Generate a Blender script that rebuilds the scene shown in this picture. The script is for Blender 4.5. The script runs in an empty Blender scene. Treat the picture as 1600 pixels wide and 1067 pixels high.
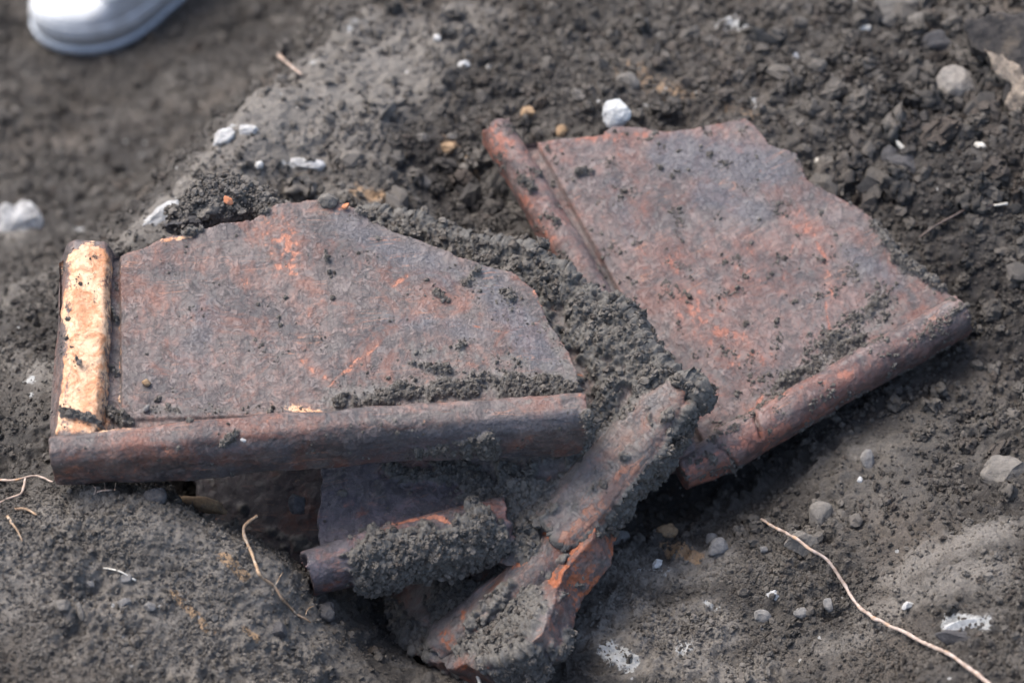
import bpy, bmesh, math
import numpy as np
from mathutils import Vector, Matrix

# ------------------------------------------------------------------ camera
scene = bpy.context.scene
TH = math.radians(50)                 # camera pitch below the horizon
D0 = 2.2                              # focus distance (m)
LENS = 91.0
K = 36.0 / LENS / 1600.0
F = np.array([0, math.cos(TH), -math.sin(TH)])
U = np.array([0, math.sin(TH), math.cos(TH)])
R = np.array([1.0, 0, 0])
CAM = -F * D0
cam_d = bpy.data.cameras.new('camera')
cam_d.lens = LENS; cam_d.sensor_width = 36; cam_d.clip_start = 0.05; cam_d.clip_end = 300
cam = bpy.data.objects.new('camera', cam_d)
cam.location = CAM; cam.rotation_euler = (math.pi/2 - TH, 0, 0)
cam_d.dof.use_dof = True; cam_d.dof.focus_distance = D0 + 0.012; cam_d.dof.aperture_fstop = 3.0
scene.collection.objects.link(cam); scene.camera = cam

# ------------------------------------------------------------------ light
SUN_EL, SUN_AZ = math.radians(56), math.radians(-52)     # azimuth from +Y towards +X
world = bpy.data.worlds.new('World'); scene.world = world; world.use_nodes = True
nt = world.node_tree; bg = nt.nodes['Background']
sky = nt.nodes.new('ShaderNodeTexSky'); sky.sky_type = 'NISHITA'; sky.sun_disc = False
sky.sun_elevation = SUN_EL; sky.sun_rotation = SUN_AZ
sky.air_density = 1.0; sky.dust_density = 3.5; sky.ozone_density = 1.0
bw = nt.nodes.new('ShaderNodeRGBToBW'); mx = nt.nodes.new('ShaderNodeMix'); mx.data_type = 'RGBA'; mx.inputs[0].default_value = .08
nt.links.new(sky.outputs[0], bw.inputs[0]); nt.links.new(sky.outputs[0], mx.inputs[6]); nt.links.new(bw.outputs[0], mx.inputs[7])
nt.links.new(mx.outputs[2], bg.inputs[0]); bg.inputs[1].default_value = 0.15
sun_d = bpy.data.lights.new('sun', 'SUN'); sun_d.energy = 1.5; sun_d.angle = math.radians(38)
sun_d.color = (1.0, 0.975, 0.95)
sun = bpy.data.objects.new('sun', sun_d); scene.collection.objects.link(sun)
sdir = Vector((math.sin(SUN_AZ)*math.cos(SUN_EL), math.cos(SUN_AZ)*math.cos(SUN_EL), math.sin(SUN_EL)))
sun.rotation_euler = sdir.to_track_quat('Z', 'Y').to_euler()
scene.view_settings.view_transform = 'Standard'; scene.view_settings.look = 'None'
scene.view_settings.gamma = 1.0; scene.view_settings.use_curve_mapping = False
scene.view_settings.exposure = 1.25
scene.render.engine = 'CYCLES'

# ------------------------------------------------------------------ helpers
rng = np.random.default_rng(7)
def W(px, py, d):
    D = D0 + d
    return CAM + F*D + R*((px-800)*K*D) + U*((533.5-py)*K*D)
def ray(px, py):
    return F + R*((px-800)*K) + U*((533.5-py)*K)
def proj(P):
    q = P - CAM; D = q @ F
    return (q @ R)/(K*D) + 800, 533.5 - (q @ U)/(K*D), D - D0

def _hash(ix, iy, iz, seed):
    h = (ix*374761393 + iy*668265263 + iz*2147483647 + seed*1274126177) & 0xffffffff
    h = ((h ^ (h >> 13)) * 1274126177) & 0xffffffff
    h = ((h ^ (h >> 16)) * 2246822519) & 0xffffffff
    return (h ^ (h >> 15)) & 0xffffffff
_G = np.random.default_rng(3).normal(size=(256, 3)); _G /= np.linalg.norm(_G, axis=1)[:, None]
def noise3(P, freq, seed=0):
    """gradient noise, about -1..1"""
    q = P*freq; i = np.floor(q).astype(np.int64); f = q - i
    w = f*f*f*(f*(f*6-15)+10)
    r = np.zeros(len(P))
    for dx in (0, 1):
        for dy in (0, 1):
            for dz in (0, 1):
                g = _G[_hash(i[:, 0]+dx, i[:, 1]+dy, i[:, 2]+dz, seed) & 255]
                d = (g[:, 0]*(f[:, 0]-dx) + g[:, 1]*(f[:, 1]-dy) + g[:, 2]*(f[:, 2]-dz))
                ww = (w[:, 0] if dx else 1-w[:, 0])*(w[:, 1] if dy else 1-w[:, 1])*(w[:, 2] if dz else 1-w[:, 2])
                r += ww*d
    return r*1.6
def fbm(P, freq, octs=4, gain=0.5, seed=0):
    s = np.zeros(len(P)); a = 1; t = 0
    for k in range(octs):
        s += a*noise3(P, freq*2.03**k, seed+k*17); t += a; a *= gain
    return s/t
def billow(P, freq, seed=0):          # rounded lumps with creases between
    return 1 - 2.2*np.abs(noise3(P, freq, seed))**0.8 if False else (1-np.abs(noise3(P, freq, seed))*2.0)
def sstep(a, b, x):
    t = np.clip((x-a)/(b-a), 0, 1); return t*t*(3-2*t)
def capsules(Q, shapes):
    """max over capsules (p0,p1,r,strength) of a soft falloff; Q (n,k)"""
    m = np.zeros(len(Q))
    for p0, p1, r, s in shapes:
        p0 = np.asarray(p0, float); p1 = np.asarray(p1, float); e = p1-p0; L = e@e
        t = np.clip(((Q-p0)@e)/L, 0, 1) if L > 1e-12 else np.zeros(len(Q))
        d = np.linalg.norm(Q-(p0+t[:, None]*e), axis=1)/r
        v = s*np.clip(1.25-d, 0, 1) if s > 0 else s*np.clip(1.25-d, 0, 1)
        m = np.where(np.abs(v) > np.abs(m), v, m)
    return m

def tag(o, label=None, cat=None, group=None, kind=None):
    if label: o['label'] = label
    if cat: o['category'] = cat
    if group: o['group'] = group
    if kind: o['kind'] = kind
    return o
def link(o, parent=None):
    scene.collection.objects.link(o)
    if parent is not None: o.parent = parent
    return o
def np_mesh(name, V, Fc, smooth=True):
    """V (n,3), Fc (m,k) uniform polygons"""
    me = bpy.data.meshes.new(name)
    V = np.asarray(V, np.float32); Fc = np.asarray(Fc, np.int32)
    me.vertices.add(len(V)); me.vertices.foreach_set('co', V.ravel())
    k = Fc.shape[1]
    me.loops.add(Fc.size); me.loops.foreach_set('vertex_index', Fc.ravel())
    me.polygons.add(len(Fc))
    me.polygons.foreach_set('loop_start', np.arange(0, Fc.size, k, dtype=np.int32))
    me.polygons.foreach_set('loop_total', np.full(len(Fc), k, np.int32))
    me.update(calc_edges=True)
    me.polygons.foreach_set('use_smooth', np.full(len(Fc), smooth))
    return me
def set_attr(me, name, arr):
    a = me.attributes.new(name, 'FLOAT', 'POINT'); a.data.foreach_set('value', np.asarray(arr, np.float32))
def get_co(me):
    a = np.empty(len(me.vertices)*3, np.float32); me.vertices.foreach_get('co', a); return a.reshape(-1, 3).astype(float)
def get_no(me):
    a = np.empty(len(me.vertices)*3, np.float32); me.vertex_normals.foreach_get('vector', a); return a.reshape(-1, 3).astype(float)
def set_co(me, V):
    me.vertices.foreach_set('co', np.asarray(V, np.float32).ravel()); me.update()

# ------------------------------------------------------------------ materials
class NB:
    def __init__(s, name):
        s.m = bpy.data.materials.new(name); s.m.use_nodes = True; s.t = s.m.node_tree
        s.b = s.t.nodes['Principled BSDF']; s.tc = s.t.nodes.new('ShaderNodeTexCoord')
    def put(s, sock, v):
        if hasattr(v, 'is_output'): s.t.links.new(v, sock)
        elif isinstance(v, (tuple, list)) and len(v) == 3 and sock.type == 'RGBA': sock.default_value = (*v, 1)
        else: sock.default_value = v
    def noise(s, scale, detail=4, rough=0.55, vec=None, dist=0.0):
        n = s.t.nodes.new('ShaderNodeTexNoise'); n.inputs['Scale'].default_value = scale
        n.inputs['Detail'].default_value = detail; n.inputs['Roughness'].default_value = rough
        n.inputs['Distortion'].default_value = dist
        s.t.links.new(vec if vec is not None else s.tc.outputs['Object'], n.inputs['Vector']); return n.outputs['Fac']
    def voro(s, scale, feature='F1', vec=None, out='Distance'):
        n = s.t.nodes.new('ShaderNodeTexVoronoi'); n.inputs['Scale'].default_value = scale; n.feature = feature
        s.t.links.new(vec if vec is not None else s.tc.outputs['Object'], n.inputs['Vector']); return n.outputs[out]
    def mapping(s, scale=(1, 1, 1), rot=(0, 0, 0)):
        n = s.t.nodes.new('ShaderNodeMapping'); n.inputs['Scale'].default_value = scale; n.inputs['Rotation'].default_value = rot
        s.t.links.new(s.tc.outputs['Object'], n.inputs['Vector']); return n.outputs[0]
    def attr(s, name):
        n = s.t.nodes.new('ShaderNodeAttribute'); n.attribute_name = name; return n.outputs['Fac']
    def math(s, op, a, b=0.0, clamp=False):
        n = s.t.nodes.new('ShaderNodeMath'); n.operation = op; n.use_clamp = clamp
        s.put(n.inputs[0], a); s.put(n.inputs[1], b); return n.outputs[0]
    def rng(s, v, a, b, c=0.0, d=1.0):
        n = s.t.nodes.new('ShaderNodeMapRange'); n.interpolation_type = 'SMOOTHSTEP'
        s.put(n.inputs[0], v)
        for i, x in enumerate((a, b, c, d)): s.put(n.inputs[i+1], x)
        return n.outputs[0]
    def mix(s, f, a, b, mode='MIX'):
        n = s.t.nodes.new('ShaderNodeMix'); n.data_type = 'RGBA'; n.blend_type = mode
        s.put(n.inputs[0], f); s.put(n.inputs[6], a); s.put(n.inputs[7], b); return n.outputs[2]
    def point(s):
        return s.t.nodes.new('ShaderNodeNewGeometry').outputs['Pointiness']
    def bump(s, h, strength, dist, prev=None):
        n = s.t.nodes.new('ShaderNodeBump'); n.inputs['Strength'].default_value = strength
        n.inputs['Distance'].default_value = dist; s.put(n.inputs['Height'], h)
        if prev is not None: s.t.links.new(prev, n.inputs['Normal'])
        return n.outputs[0]
    def done(s, col, rough, normal=None, spec=0.5):
        s.put(s.b.inputs['Base Color'], col); s.put(s.b.inputs['Roughness'], rough)
        s.b.inputs['Specular IOR Level'].default_value = spec
        if normal is not None: s.t.links.new(normal, s.b.inputs['Normal'])
        return s.m

def soil_colour(b):
    n1 = b.noise(14, 5, 0.6); n2 = b.noise(120, 5, 0.65); n3 = b.noise(700, 4, 0.7)
    c = b.mix(b.rng(n1, .35, .68), (.054, .047, .041), (.130, .116, .100))
    c = b.mix(b.math('MULTIPLY', b.rng(n2, .5, .75), .6), c, (.155, .142, .125))
    c = b.mix(b.math('MULTIPLY', b.rng(n3, .52, .8), .5), c, (.19, .178, .16))
    c = b.mix(b.math('MULTIPLY', b.rng(n3, .5, .25), .5), c, (.022, .018, .016))
    return c
def make_ground_mat():
    b = NB('soil')
    c = soil_colour(b)
    br = b.rng(b.noise(7, 4, .6), .48, .68, 0, .4); c = b.mix(br, c, (.115, .085, .062))
    nz = b.noise(60, 6, 0.7)
    clay = b.math('ADD', b.attr('clay'), b.math('MULTIPLY', b.math('SUBTRACT', nz, .5), 1.1))
    cf = b.rng(clay, .18, .8)
    c = b.mix(b.math('MULTIPLY', cf, .85), c, b.mix(b.noise(300, 4, .6), (.165, .148, .128), (.31, .28, .243)))
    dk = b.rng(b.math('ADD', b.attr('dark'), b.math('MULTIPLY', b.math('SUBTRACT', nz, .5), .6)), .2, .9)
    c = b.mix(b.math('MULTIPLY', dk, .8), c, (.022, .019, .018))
    oc = b.rng(b.math('ADD', b.attr('ochre'), b.math('MULTIPLY', b.math('SUBTRACT', b.noise(170, 6, .75), .5), 1.3)), .35, .7)
    c = b.mix(b.math('MULTIPLY', oc, .8), c, (.42, .27, .15))
    ch = b.rng(b.math('ADD', b.attr('chalk'), b.math('MULTIPLY', b.math('SUBTRACT', b.noise(75, 8, .78, dist=.4), .5), 2.4)), .4, .62)
    c = b.mix(b.math('MULTIPLY', ch, .92), c, b.mix(b.noise(200, 3), (.38, .38, .36), (.62, .62, .60)))
    sp = b.voro(55); spm = b.math('MULTIPLY', b.math('LESS_THAN', sp, .10), b.math('GREATER_THAN', b.noise(9, 2), .56))
    c = b.mix(b.math('MULTIPLY', spm, .75), c, (.5, .49, .46))
    bm = b.bump(b.noise(900, 5, .7), .8, .0018)
    bm = b.bump(b.noise(260, 6, .7), .9, .0045, bm)
    return b.done(c, b.rng(n_r := b.noise(40, 3), .3, .7, .62, .9), bm, .35)
def make_crumb_mat(name='soil_crumb', tint=None):
    b = NB(name); c = soil_colour(b)
    if tint: c = b.mix(.75, c, b.mix(b.rng(b.noise(60, 5, .7), .35, .65), tint, tuple(x*1.75 for x in tint)))
    g = b.t.nodes.new('ShaderNodeObjectInfo')
    bc = b.t.nodes.new('ShaderNodeBrightContrast'); b.t.links.new(c, bc.inputs[0])
    def inst(n_):
        a_ = b.t.nodes.new('ShaderNodeAttribute'); a_.attribute_type = 'INSTANCER'; a_.attribute_name = n_; return a_.outputs['Fac']
    c = b.mix(b.math('MULTIPLY', b.rng(inst('clay'), .1, .8), .75), c, (.21, .19, .165))
    c = b.mix(b.math('MULTIPLY', b.rng(inst('dark'), .2, .9), .6), c, (.03, .027, .025))
    c2 = b.mix(b.rng(g.outputs['Random'], .45, 1., 0, .5), c, (.17, .15, .128))
    c2 = b.mix(b.rng(g.outputs['Random'], .25, .0, 0, .5), c2, (.075, .055, .042))
    bm = b.bump(b.noise(800, 5, .7), .7, .0012)
    return b.done(c2, .8, bm, .3)
def make_tile_mat(name, grey1, grey2, orange1, orange2, ow=0.0, dust=(.13, .115, .10), dustw=0.0, stretch=None, bk=1.0):
    b = NB(name)
    big = b.noise(17, 5, .6, dist=.6); mid = b.noise(70, 7, .72, dist=.8); fine = b.noise(420, 5, .7)
    if stretch is not None:
        sv = b.mapping((1, .12, 1), (0, 0, stretch)); streak = b.noise(190, 5, .7, sv)
    else: streak = mid
    grey = b.mix(b.rng(mid, .3, .7), grey1, grey2)
    char = b.rng(b.noise(13, 6, .65, dist=.5), .44, .58); grey = b.mix(b.math('MULTIPLY', char, .78), grey, (.042, .038, .040))
    rus = b.rng(b.noise(21, 7, .7, dist=.8), .50, .64); grey = b.mix(b.math('MULTIPLY', rus, .55), grey, tuple(x*.62 for x in orange1))
    grey = b.mix(b.math('MULTIPLY', b.rng(fine, .56, .74), .4), grey, (.24, .205, .185))
    flake = b.rng(b.noise(95, 8, .75, dist=1.2), .50, .56)
    grey = b.mix(b.math('MULTIPLY', flake, .28), grey, tuple(x*1.75 for x in grey2))
    dd = b.rng(b.noise(38, 7, .72), .55, .66, 0, .55); grey = b.mix(dd, grey, tuple(x*.55 for x in grey1))
    blu = b.rng(b.math('ADD', b.attr('blue'), b.math('MULTIPLY', b.math('SUBTRACT', b.noise(45, 6, .7), .5), 1.0)), .25, .75, 0, .75)
    grey = b.mix(blu, grey, b.mix(b.rng(fine, .4, .7), (.062, .061, .069), (.135, .13, .142)))
    org = b.mix(b.rng(fine, .3, .7), orange1, orange2)
    f = b.math('ADD', b.math('MULTIPLY', b.math('SUBTRACT', mid, .5), 1.5), b.math('MULTIPLY', b.math('SUBTRACT', big, .5), 1.2))
    f = b.math('ADD', f, b.math('MULTIPLY', b.math('SUBTRACT', streak, .5), .7))
    f = b.math('ADD', f, b.math('MULTIPLY', b.attr('orange'), .95))
    f = b.math('SUBTRACT', f, b.math('MULTIPLY', b.attr('blue'), .35))
    f = b.math('ADD', f, b.math('MULTIPLY', b.math('SUBTRACT', b.point(), .5), 3.0))
    soft = b.rng(f, -.10+ow*-1, .75-ow, 0, .42); hard = b.rng(f, .38-ow, .62-ow, 0, .9)
    of = b.math('MAXIMUM', soft, hard)
    c = b.mix(of, grey, org)
    # dust film and dark specks
    du = b.rng(b.math('ADD', b.noise(30, 6, .7), dustw), .50, .78, 0, .42)
    c = b.mix(du, c, b.mix(fine, dust, tuple(x*1.6 for x in dust)))
    for rot_, seed_ in ((.55, 60), (-.35, 47), (1.3, 53)):
        s1 = b.noise(seed_, 2, .4, b.mapping((.035, 1, 1), (0, 0, rot_)))
        ln = b.math('MULTIPLY', b.math('LESS_THAN', b.math('ABSOLUTE', b.math('SUBTRACT', s1, .5)), .0035), b.rng(b.noise(26+seed_*.1, 4, .7), .52, .62, 0, .55))
        c = b.mix(ln, c, (.34, .17, .11))
    spk = b.rng(b.noise(260, 4, .75), .66, .74, 0, .8)
    c = b.mix(spk, c, (.035, .03, .028))
    lsp = b.rng(b.noise(330, 3, .8), .70, .76, 0, .6); c = b.mix(lsp, c, (.42, .38, .34))
    # sandy crust
    sd = b.rng(b.math('ADD', b.attr('sand'), b.math('MULTIPLY', b.math('SUBTRACT', b.noise(110, 7, .78), .5), 2.2)), .30, .6)
    sc = b.mix(b.rng(b.noise(48, 8, .75, dist=.5), .40, .60), (.50, .22, .10), (.72, .47, .29))
    sc = b.mix(b.rng(b.noise(240, 5, .75), .58, .68, 0, .75), sc, (.17, .12, .09))
    c = b.mix(sd, c, sc)
    flm = b.rng(b.math('ADD', b.attr('film'), b.math('MULTIPLY', b.math('SUBTRACT', b.noise(130, 6, .75), .5), .9)), .25, .75, 0, .8)
    c = b.mix(flm, c, b.mix(b.rng(fine, .35, .7), (.085, .078, .070), (.165, .152, .134)))
    # adhering mud
    md = b.rng(b.math('ADD', b.attr('mud'), b.math('MULTIPLY', b.math('SUBTRACT', fine, .5), .7)), .3, .6)
    c = b.mix(md, c, b.mix(.65, soil_colour(b), b.mix(b.rng(fine, .35, .7), (.085, .080, .072), (.17, .16, .142))))
    bm = b.bump(fine, .4*bk, .0011)
    bm = b.bump(b.noise(1300, 4, .7), .45*bk, .0007, bm)
    bm = b.bump(streak, .35, .0018, bm)
    bm = b.bump(b.math('SUBTRACT', flake, hard), .6, .0007, bm)
    ro = b.rng(mid, .3, .7, .38, .62)
    return b.done(c, b.math('ADD', ro, b.math('MULTIPLY', md, .25), True), bm, .45)
def simple_mat(name, c1, c2, scale=80, rough=.8, bump=.6, bd=.002, spec=.4, c3=None):
    b = NB(name)
    c = b.mix(b.rng(b.noise(scale, 6, .7), .32, .68), c1, c2)
    if c3: c = b.mix(b.rng(b.noise(scale*.6, 5, .7), .5, .7, 0, .8), c, c3)
    bm = b.bump(b.noise(scale*4, 5, .7), bump, bd)
    return b.done(c, rough, bm, spec)

M_soil = make_ground_mat()
M_crumb = make_crumb_mat()
M_mudcrumb = make_crumb_mat('mud_crumb', (.130, .117, .102))
M_tileA = make_tile_mat('front_tile_clay', (.058, .046, .043), (.155, .124, .112), (.30, .105, .06), (.46, .20, .12), .005, stretch=.12)
M_tileB = make_tile_mat('smeared_tile_clay', (.085, .068, .065), (.15, .125, .115), (.24, .085, .042), (.36, .135, .065), .0, (.12, .112, .10), .16, stretch=.9)
M_tileC = make_tile_mat('lower_tile_clay', (.07, .062, .062), (.13, .115, .115), (.26, .075, .03), (.38, .12, .048), -.08, (.13, .12, .105), .08)
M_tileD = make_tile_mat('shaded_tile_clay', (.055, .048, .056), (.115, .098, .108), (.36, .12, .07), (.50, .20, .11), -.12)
M_tileG = make_tile_mat('dark_tile_clay', (.020, .018, .022), (.045, .036, .040), (.14, .045, .025), (.20, .07, .04), -.1, (.035, .032, .03))  # much darker clay than the other tiles, for the plate in the gap
M_tileE = make_tile_mat('rear_tile_clay', (.075, .059, .055), (.145, .115, .106), (.25, .095, .065), (.38, .155, .10), .13, (.115, .105, .10), .04, stretch=.5, bk=.55)

# ------------------------------------------------------------------ planes of the tiles
class Frame:
    def __init__(s, a, b, c, x0, x1):
        P = [W(*q) for q in (a, b, c)]
        n = np.cross(P[1]-P[0], P[2]-P[0]); n /= np.linalg.norm(n)
        if n @ F > 0: n = -n
        s.n = n; s.o = P[0]
        X0, X1 = s.hit(*x0), s.hit(*x1)
        s.ex = (X1-X0)/np.linalg.norm(X1-X0); s.ey = np.cross(n, s.ex); s.o = X0
    def hit(s, px, py, h=0.0):
        r = ray(px, py); t = ((s.o + s.n*h - CAM) @ s.n)/(r @ s.n); return CAM + r*t
    def uv(s, px, py, h=0.0):
        q = s.hit(px, py, h) - s.o; return np.array([q @ s.ex, q @ s.ey])
    def depth(s, px, py): return proj(s.hit(px, py))[2]
    def matrix(s):
        return Matrix(((s.ex[0], s.ey[0], s.n[0], s.o[0]), (s.ex[1], s.ey[1], s.n[1], s.o[1]),
                       (s.ex[2], s.ey[2], s.n[2], s.o[2]), (0, 0, 0, 1)))
    def world(s, L): return s.o + L[:, :1]*s.ex + L[:, 1:2]*s.ey + L[:, 2:3]*s.n
FA = Frame((85, 690, -.050), (905, 640, -.015), (500, 310, .080), (85, 700), (905, 640))
FB = Frame((1090, 610, .030), (820, 400, .105), (870, 880, .0), (860, 860), (1080, 610))
FC = Frame((700, 1000, .025), (900, 830, .012), (760, 880, .065), (700, 1000), (900, 830))
FD = Frame((500, 760, .040), (790, 760, .035), (640, 900, -.015), (480, 880), (780, 805))
FE = Frame((1060, 720, .085), (1500, 470, .125), (830, 225, .205), (1060, 735), (1500, 487))
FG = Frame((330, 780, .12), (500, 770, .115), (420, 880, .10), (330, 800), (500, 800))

# ------------------------------------------------------------------ ground
pts = """0 1067 -.16|150 1067 -.14|300 1067 -.11|450 1067 -.08|530 1067 -.05|-150 1067 -.2|-150 900 -.10
0 900 -.09|150 900 -.075|300 900 -.06|400 900 -.045|470 950 -.035|0 790 -.05|100 785 -.045|200 778 -.04|250 785 -.035
340 830 -.03|430 880 -.02|505 960 -.02|300 758 .19|390 790 .22|480 860 .19|560 925 .11|600 990 .07|240 740 .13|660 1050 .04
0 740 .03|40 700 .04|70 650 .05|20 625 .07|40 590 .12|0 500 .22|60 440 .26|-100 500 .3
200 600 .12|400 500 .15|600 500 .16|800 600 .16|300 430 .16|500 400 .17|650 700 .13|800 800 .13
215 385 .17|265 325 .19|330 240 .22|375 185 .26|480 108 .33|560 25 .40|610 -60 .47|400 250 .21|560 130 .31
150 350 .52|260 265 .62|325 180 .70|435 88 .80|495 5 .88|0 330 .55|100 330 .52|0 200 .72|150 150 .82|0 50 .92
200 50 .93|300 100 .82|-150 200 .8|100 -80 1.05|400 -80 1.0|90 420 .36
350 320 .19|450 270 .22|600 280 .23|700 300 .26|800 360 .20|600 150 .30|750 100 .34|700 0 .43|900 0 .42|750 200 .29
900 130 .30|1000 160 .28|1100 80 .34|1200 160 .28|1300 50 .34|1400 250 .22|1500 130 .27|1600 0 .33|1600 250 .2
1500 400 .175|1600 450 .16|1560 520 .14|1700 200 .2|1700 500 .12|900 -80 .5|1300 -80 .45|1700 -80 .38
1500 545 .145|1350 620 .14|1200 730 .15|1100 790 .155|1020 790 .17|1000 700 .17|1400 700 .09|1600 650 .09
1300 800 .055|1500 780 .045|1600 760 .03|1700 760 .01|1100 860 .075|950 870 .085|1000 920 .055|1200 900 .035|1350 900 .0
1100 1000 .005|900 1000 .035|900 1067 .01|1100 1067 -.025|1300 1067 -.055|1300 1000 -.02|1450 900 -.04|1600 850 -.05
1600 950 -.10|1450 1000 -.07|1600 1067 -.14|1450 1067 -.11|760 1067 .02|680 1067 .02|600 1067 -.02|800 1150 -.03
1300 1150 -.09|1700 1150 -.2|300 1150 -.2|-100 1150 -.25"""
ctrl = [tuple(float(v) for v in s.split()) for s in pts.replace('\n', '|').split('|')]
for q in ((830, 300), (1000, 260), (1160, 220), (1250, 290), (1380, 400), (1100, 400), (1250, 500), (1150, 600), (1430, 480), (900, 420)):
    ctrl.append((*q, FE.depth(*q) + .05))
CP = np.array([W(*c) for c in ctrl])
def tps_fit(X, z, lam):
    n = len(X); d = np.linalg.norm(X[:, None]-X[None], axis=2); Kc = np.where(d > 0, d*d*np.log(d+1e-12), 0) + lam*np.eye(n)
    Pm = np.c_[np.ones(n), X]; A = np.zeros((n+3, n+3)); A[:n, :n] = Kc; A[:n, n:] = Pm; A[n:, :n] = Pm.T
    return np.linalg.solve(A, np.r_[z, 0, 0, 0])
tw = tps_fit(CP[:, :2], CP[:, 2], 2e-5)
lin = np.linalg.lstsq(np.c_[np.ones(len(CP)), CP[:, :2]], CP[:, 2], rcond=None)[0]
def base_z(X):
    out = np.empty(len(X))
    for i in range(0, len(X), 40000):
        x = X[i:i+40000]; d2 = ((x[:, None]-CP[None, :, :2])**2).sum(2)
        out[i:i+40000] = (0.5*d2*np.log(d2+1e-16)) @ tw[:len(CP)] + tw[-3] + x @ tw[-2:]
    return out
def grow(a, b, step, far, side):
    s = step; o = []
    x = b if side > 0 else a
    while abs(x) < far: s *= 1.25; x += side*s; o.append(x)
    return o
xs = np.arange(-.64, .64, .00175); ys = np.r_[np.arange(-.40, .50, .0015), np.arange(.50, 1.2, .003)]
xs = np.r_[grow(xs[0], xs[-1], .002, 40, -1)[::-1], xs, grow(xs[0], xs[-1], .002, 40, 1)]
ys = np.r_[grow(ys[0], ys[-1], .002, 40, -1)[::-1], ys, grow(ys[0], ys[-1], .003, 40, 1)]
XX, YY = np.meshgrid(xs, ys); G = np.c_[XX.ravel(), YY.ravel()]
clampG = np.c_[np.clip(G[:, 0], -.7, .7), np.clip(G[:, 1], -.45, 1.2)]
z = base_z(clampG)
out_d = np.linalg.norm(G-clampG, axis=1)
z = z*(1-sstep(0, 3, out_d)) + (-.25)*sstep(0, 3, out_d)
GV = np.c_[G, z]
ny, nx = XX.shape
ii = np.arange(ny*nx).reshape(ny, nx)
GF = np.stack([ii[:-1, :-1], ii[:-1, 1:], ii[1:, 1:], ii[1:, :-1]], -1).reshape(-1, 4)
Z2 = z.reshape(ny, nx); gy, gx = np.gradient(Z2, ys, xs)
GN = np.c_[-gx.ravel(), -gy.ravel(), np.ones(ny*nx)]; GN /= np.linalg.norm(GN, axis=1)[:, None]
core = (np.abs(G[:, 0]) < .75) & (G[:, 1] > -.5) & (G[:, 1] < 1.3)

def zbuffer(V):
    px, py, d = proj(V); C = 4
    cx = (px//C).astype(int); cy = (py//C).astype(int)
    ok = (cx >= -25) & (cx < 425) & (cy >= -25) & (cy < 300) & core
    zb = np.full((325, 450), 9.0); np.minimum.at(zb, (cy[ok]+25, cx[ok]+25), d[ok])
    for _ in range(6):
        m = zb > 8
        if not m.any(): break
        p = np.pad(zb, 1, mode='edge'); nb = np.minimum.reduce([p[:-2, 1:-1], p[2:, 1:-1], p[1:-1, :-2], p[1:-1, 2:]])
        zb = np.where(m, nb, zb)
    return zb
ZB = zbuffer(GV)
def gdepth(px, py, zb=None):
    zb = ZB if zb is None else zb
    return zb[int(np.clip(py//4+25, 0, 324)), int(np.clip(px//4+25, 0, 449))]
def gpoint(px, py, lift=0.0): return W(px, py, gdepth(px, py)) - F*lift
PXM = .000544
def gshapes(txt):
    L = []
    for s in txt.split('|'):
        v = [float(x) for x in s.split()]
        if len(v) == 4: x0, y0, r, st = v; x1, y1 = x0, y0
        else: x0, y0, x1, y1, r, st = v
        L.append((gpoint(x0, y0), gpoint(x1, y1), r*PXM*(1+gdepth(x0, y0)/D0), st))
    return L
clay = np.zeros(len(GV)); dark = clay.copy(); ochre = clay.copy(); chalk = clay.copy(); smooth = clay.copy()
cv = GV[core]
clay[core] = 1.15*capsules(cv, gshapes("570 30 330 240 34 .9|320 250 200 380 26 .9|0 470 70 430 60 .5|10 560 80 600 40 .6|20 640 60 690 30 .2|450 130 620 260 90 .5|640 60 400 240 80 .85|740 30 520 220 80 .6|380 200 240 350 60 .5|60 590 35 .5|0 590 90 590 30 .5"
  "|20 360 45 .7|100 350 40 350 30 .3|950 880 1120 880 45 .95|930 960 1090 985 75 .95|1000 1040 1200 1050 50 .6|1150 900 1250 880 30 .4|1250 840 1300 800 40 .5|1400 900 1560 830 50 .65"
  "|1350 960 1560 890 50 .6|1300 1010 1380 980 40 .5|330 870 440 930 80 .7|80 800 380 880 80 .6|20 900 460 1000 150 .55|100 1020 420 1050 100 .5|1300 720 1380 700 40 .35"
  "|1150 30 1000 60 40 .3|620 1040 700 1060 30 .4|560 300 620 320 30 .3|470 290 560 300 30 .5"))
dark[core] = capsules(cv, gshapes("300 780 500 860 60 .9|560 930 660 1030 50 .9|650 250 740 320 70 1.1|60 300 250 200 120 .5|150 130 400 60 120 .5|100 50 60 .4"  # dark soil, plus shade painted into the gaps and hollows around the tiles
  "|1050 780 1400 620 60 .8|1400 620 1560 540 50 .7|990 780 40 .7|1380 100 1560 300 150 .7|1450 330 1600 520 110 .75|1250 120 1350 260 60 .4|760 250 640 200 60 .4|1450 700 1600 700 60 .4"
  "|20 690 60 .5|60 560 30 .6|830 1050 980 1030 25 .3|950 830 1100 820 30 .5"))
ochre[core] = 1.6*capsules(cv, gshapes("345 875 380 905 10 .75|270 930 330 990 10 .6|380 985 400 1000 10 .5|1060 860 20 .5|1040 850 1090 870 16 .55|1170 180 1130 160 30 .3"
  "|700 230 740 270 30 .35|980 110 1060 150 50 .3|560 300 600 310 25 .4|470 940 1000 940 5 .0"))
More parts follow.
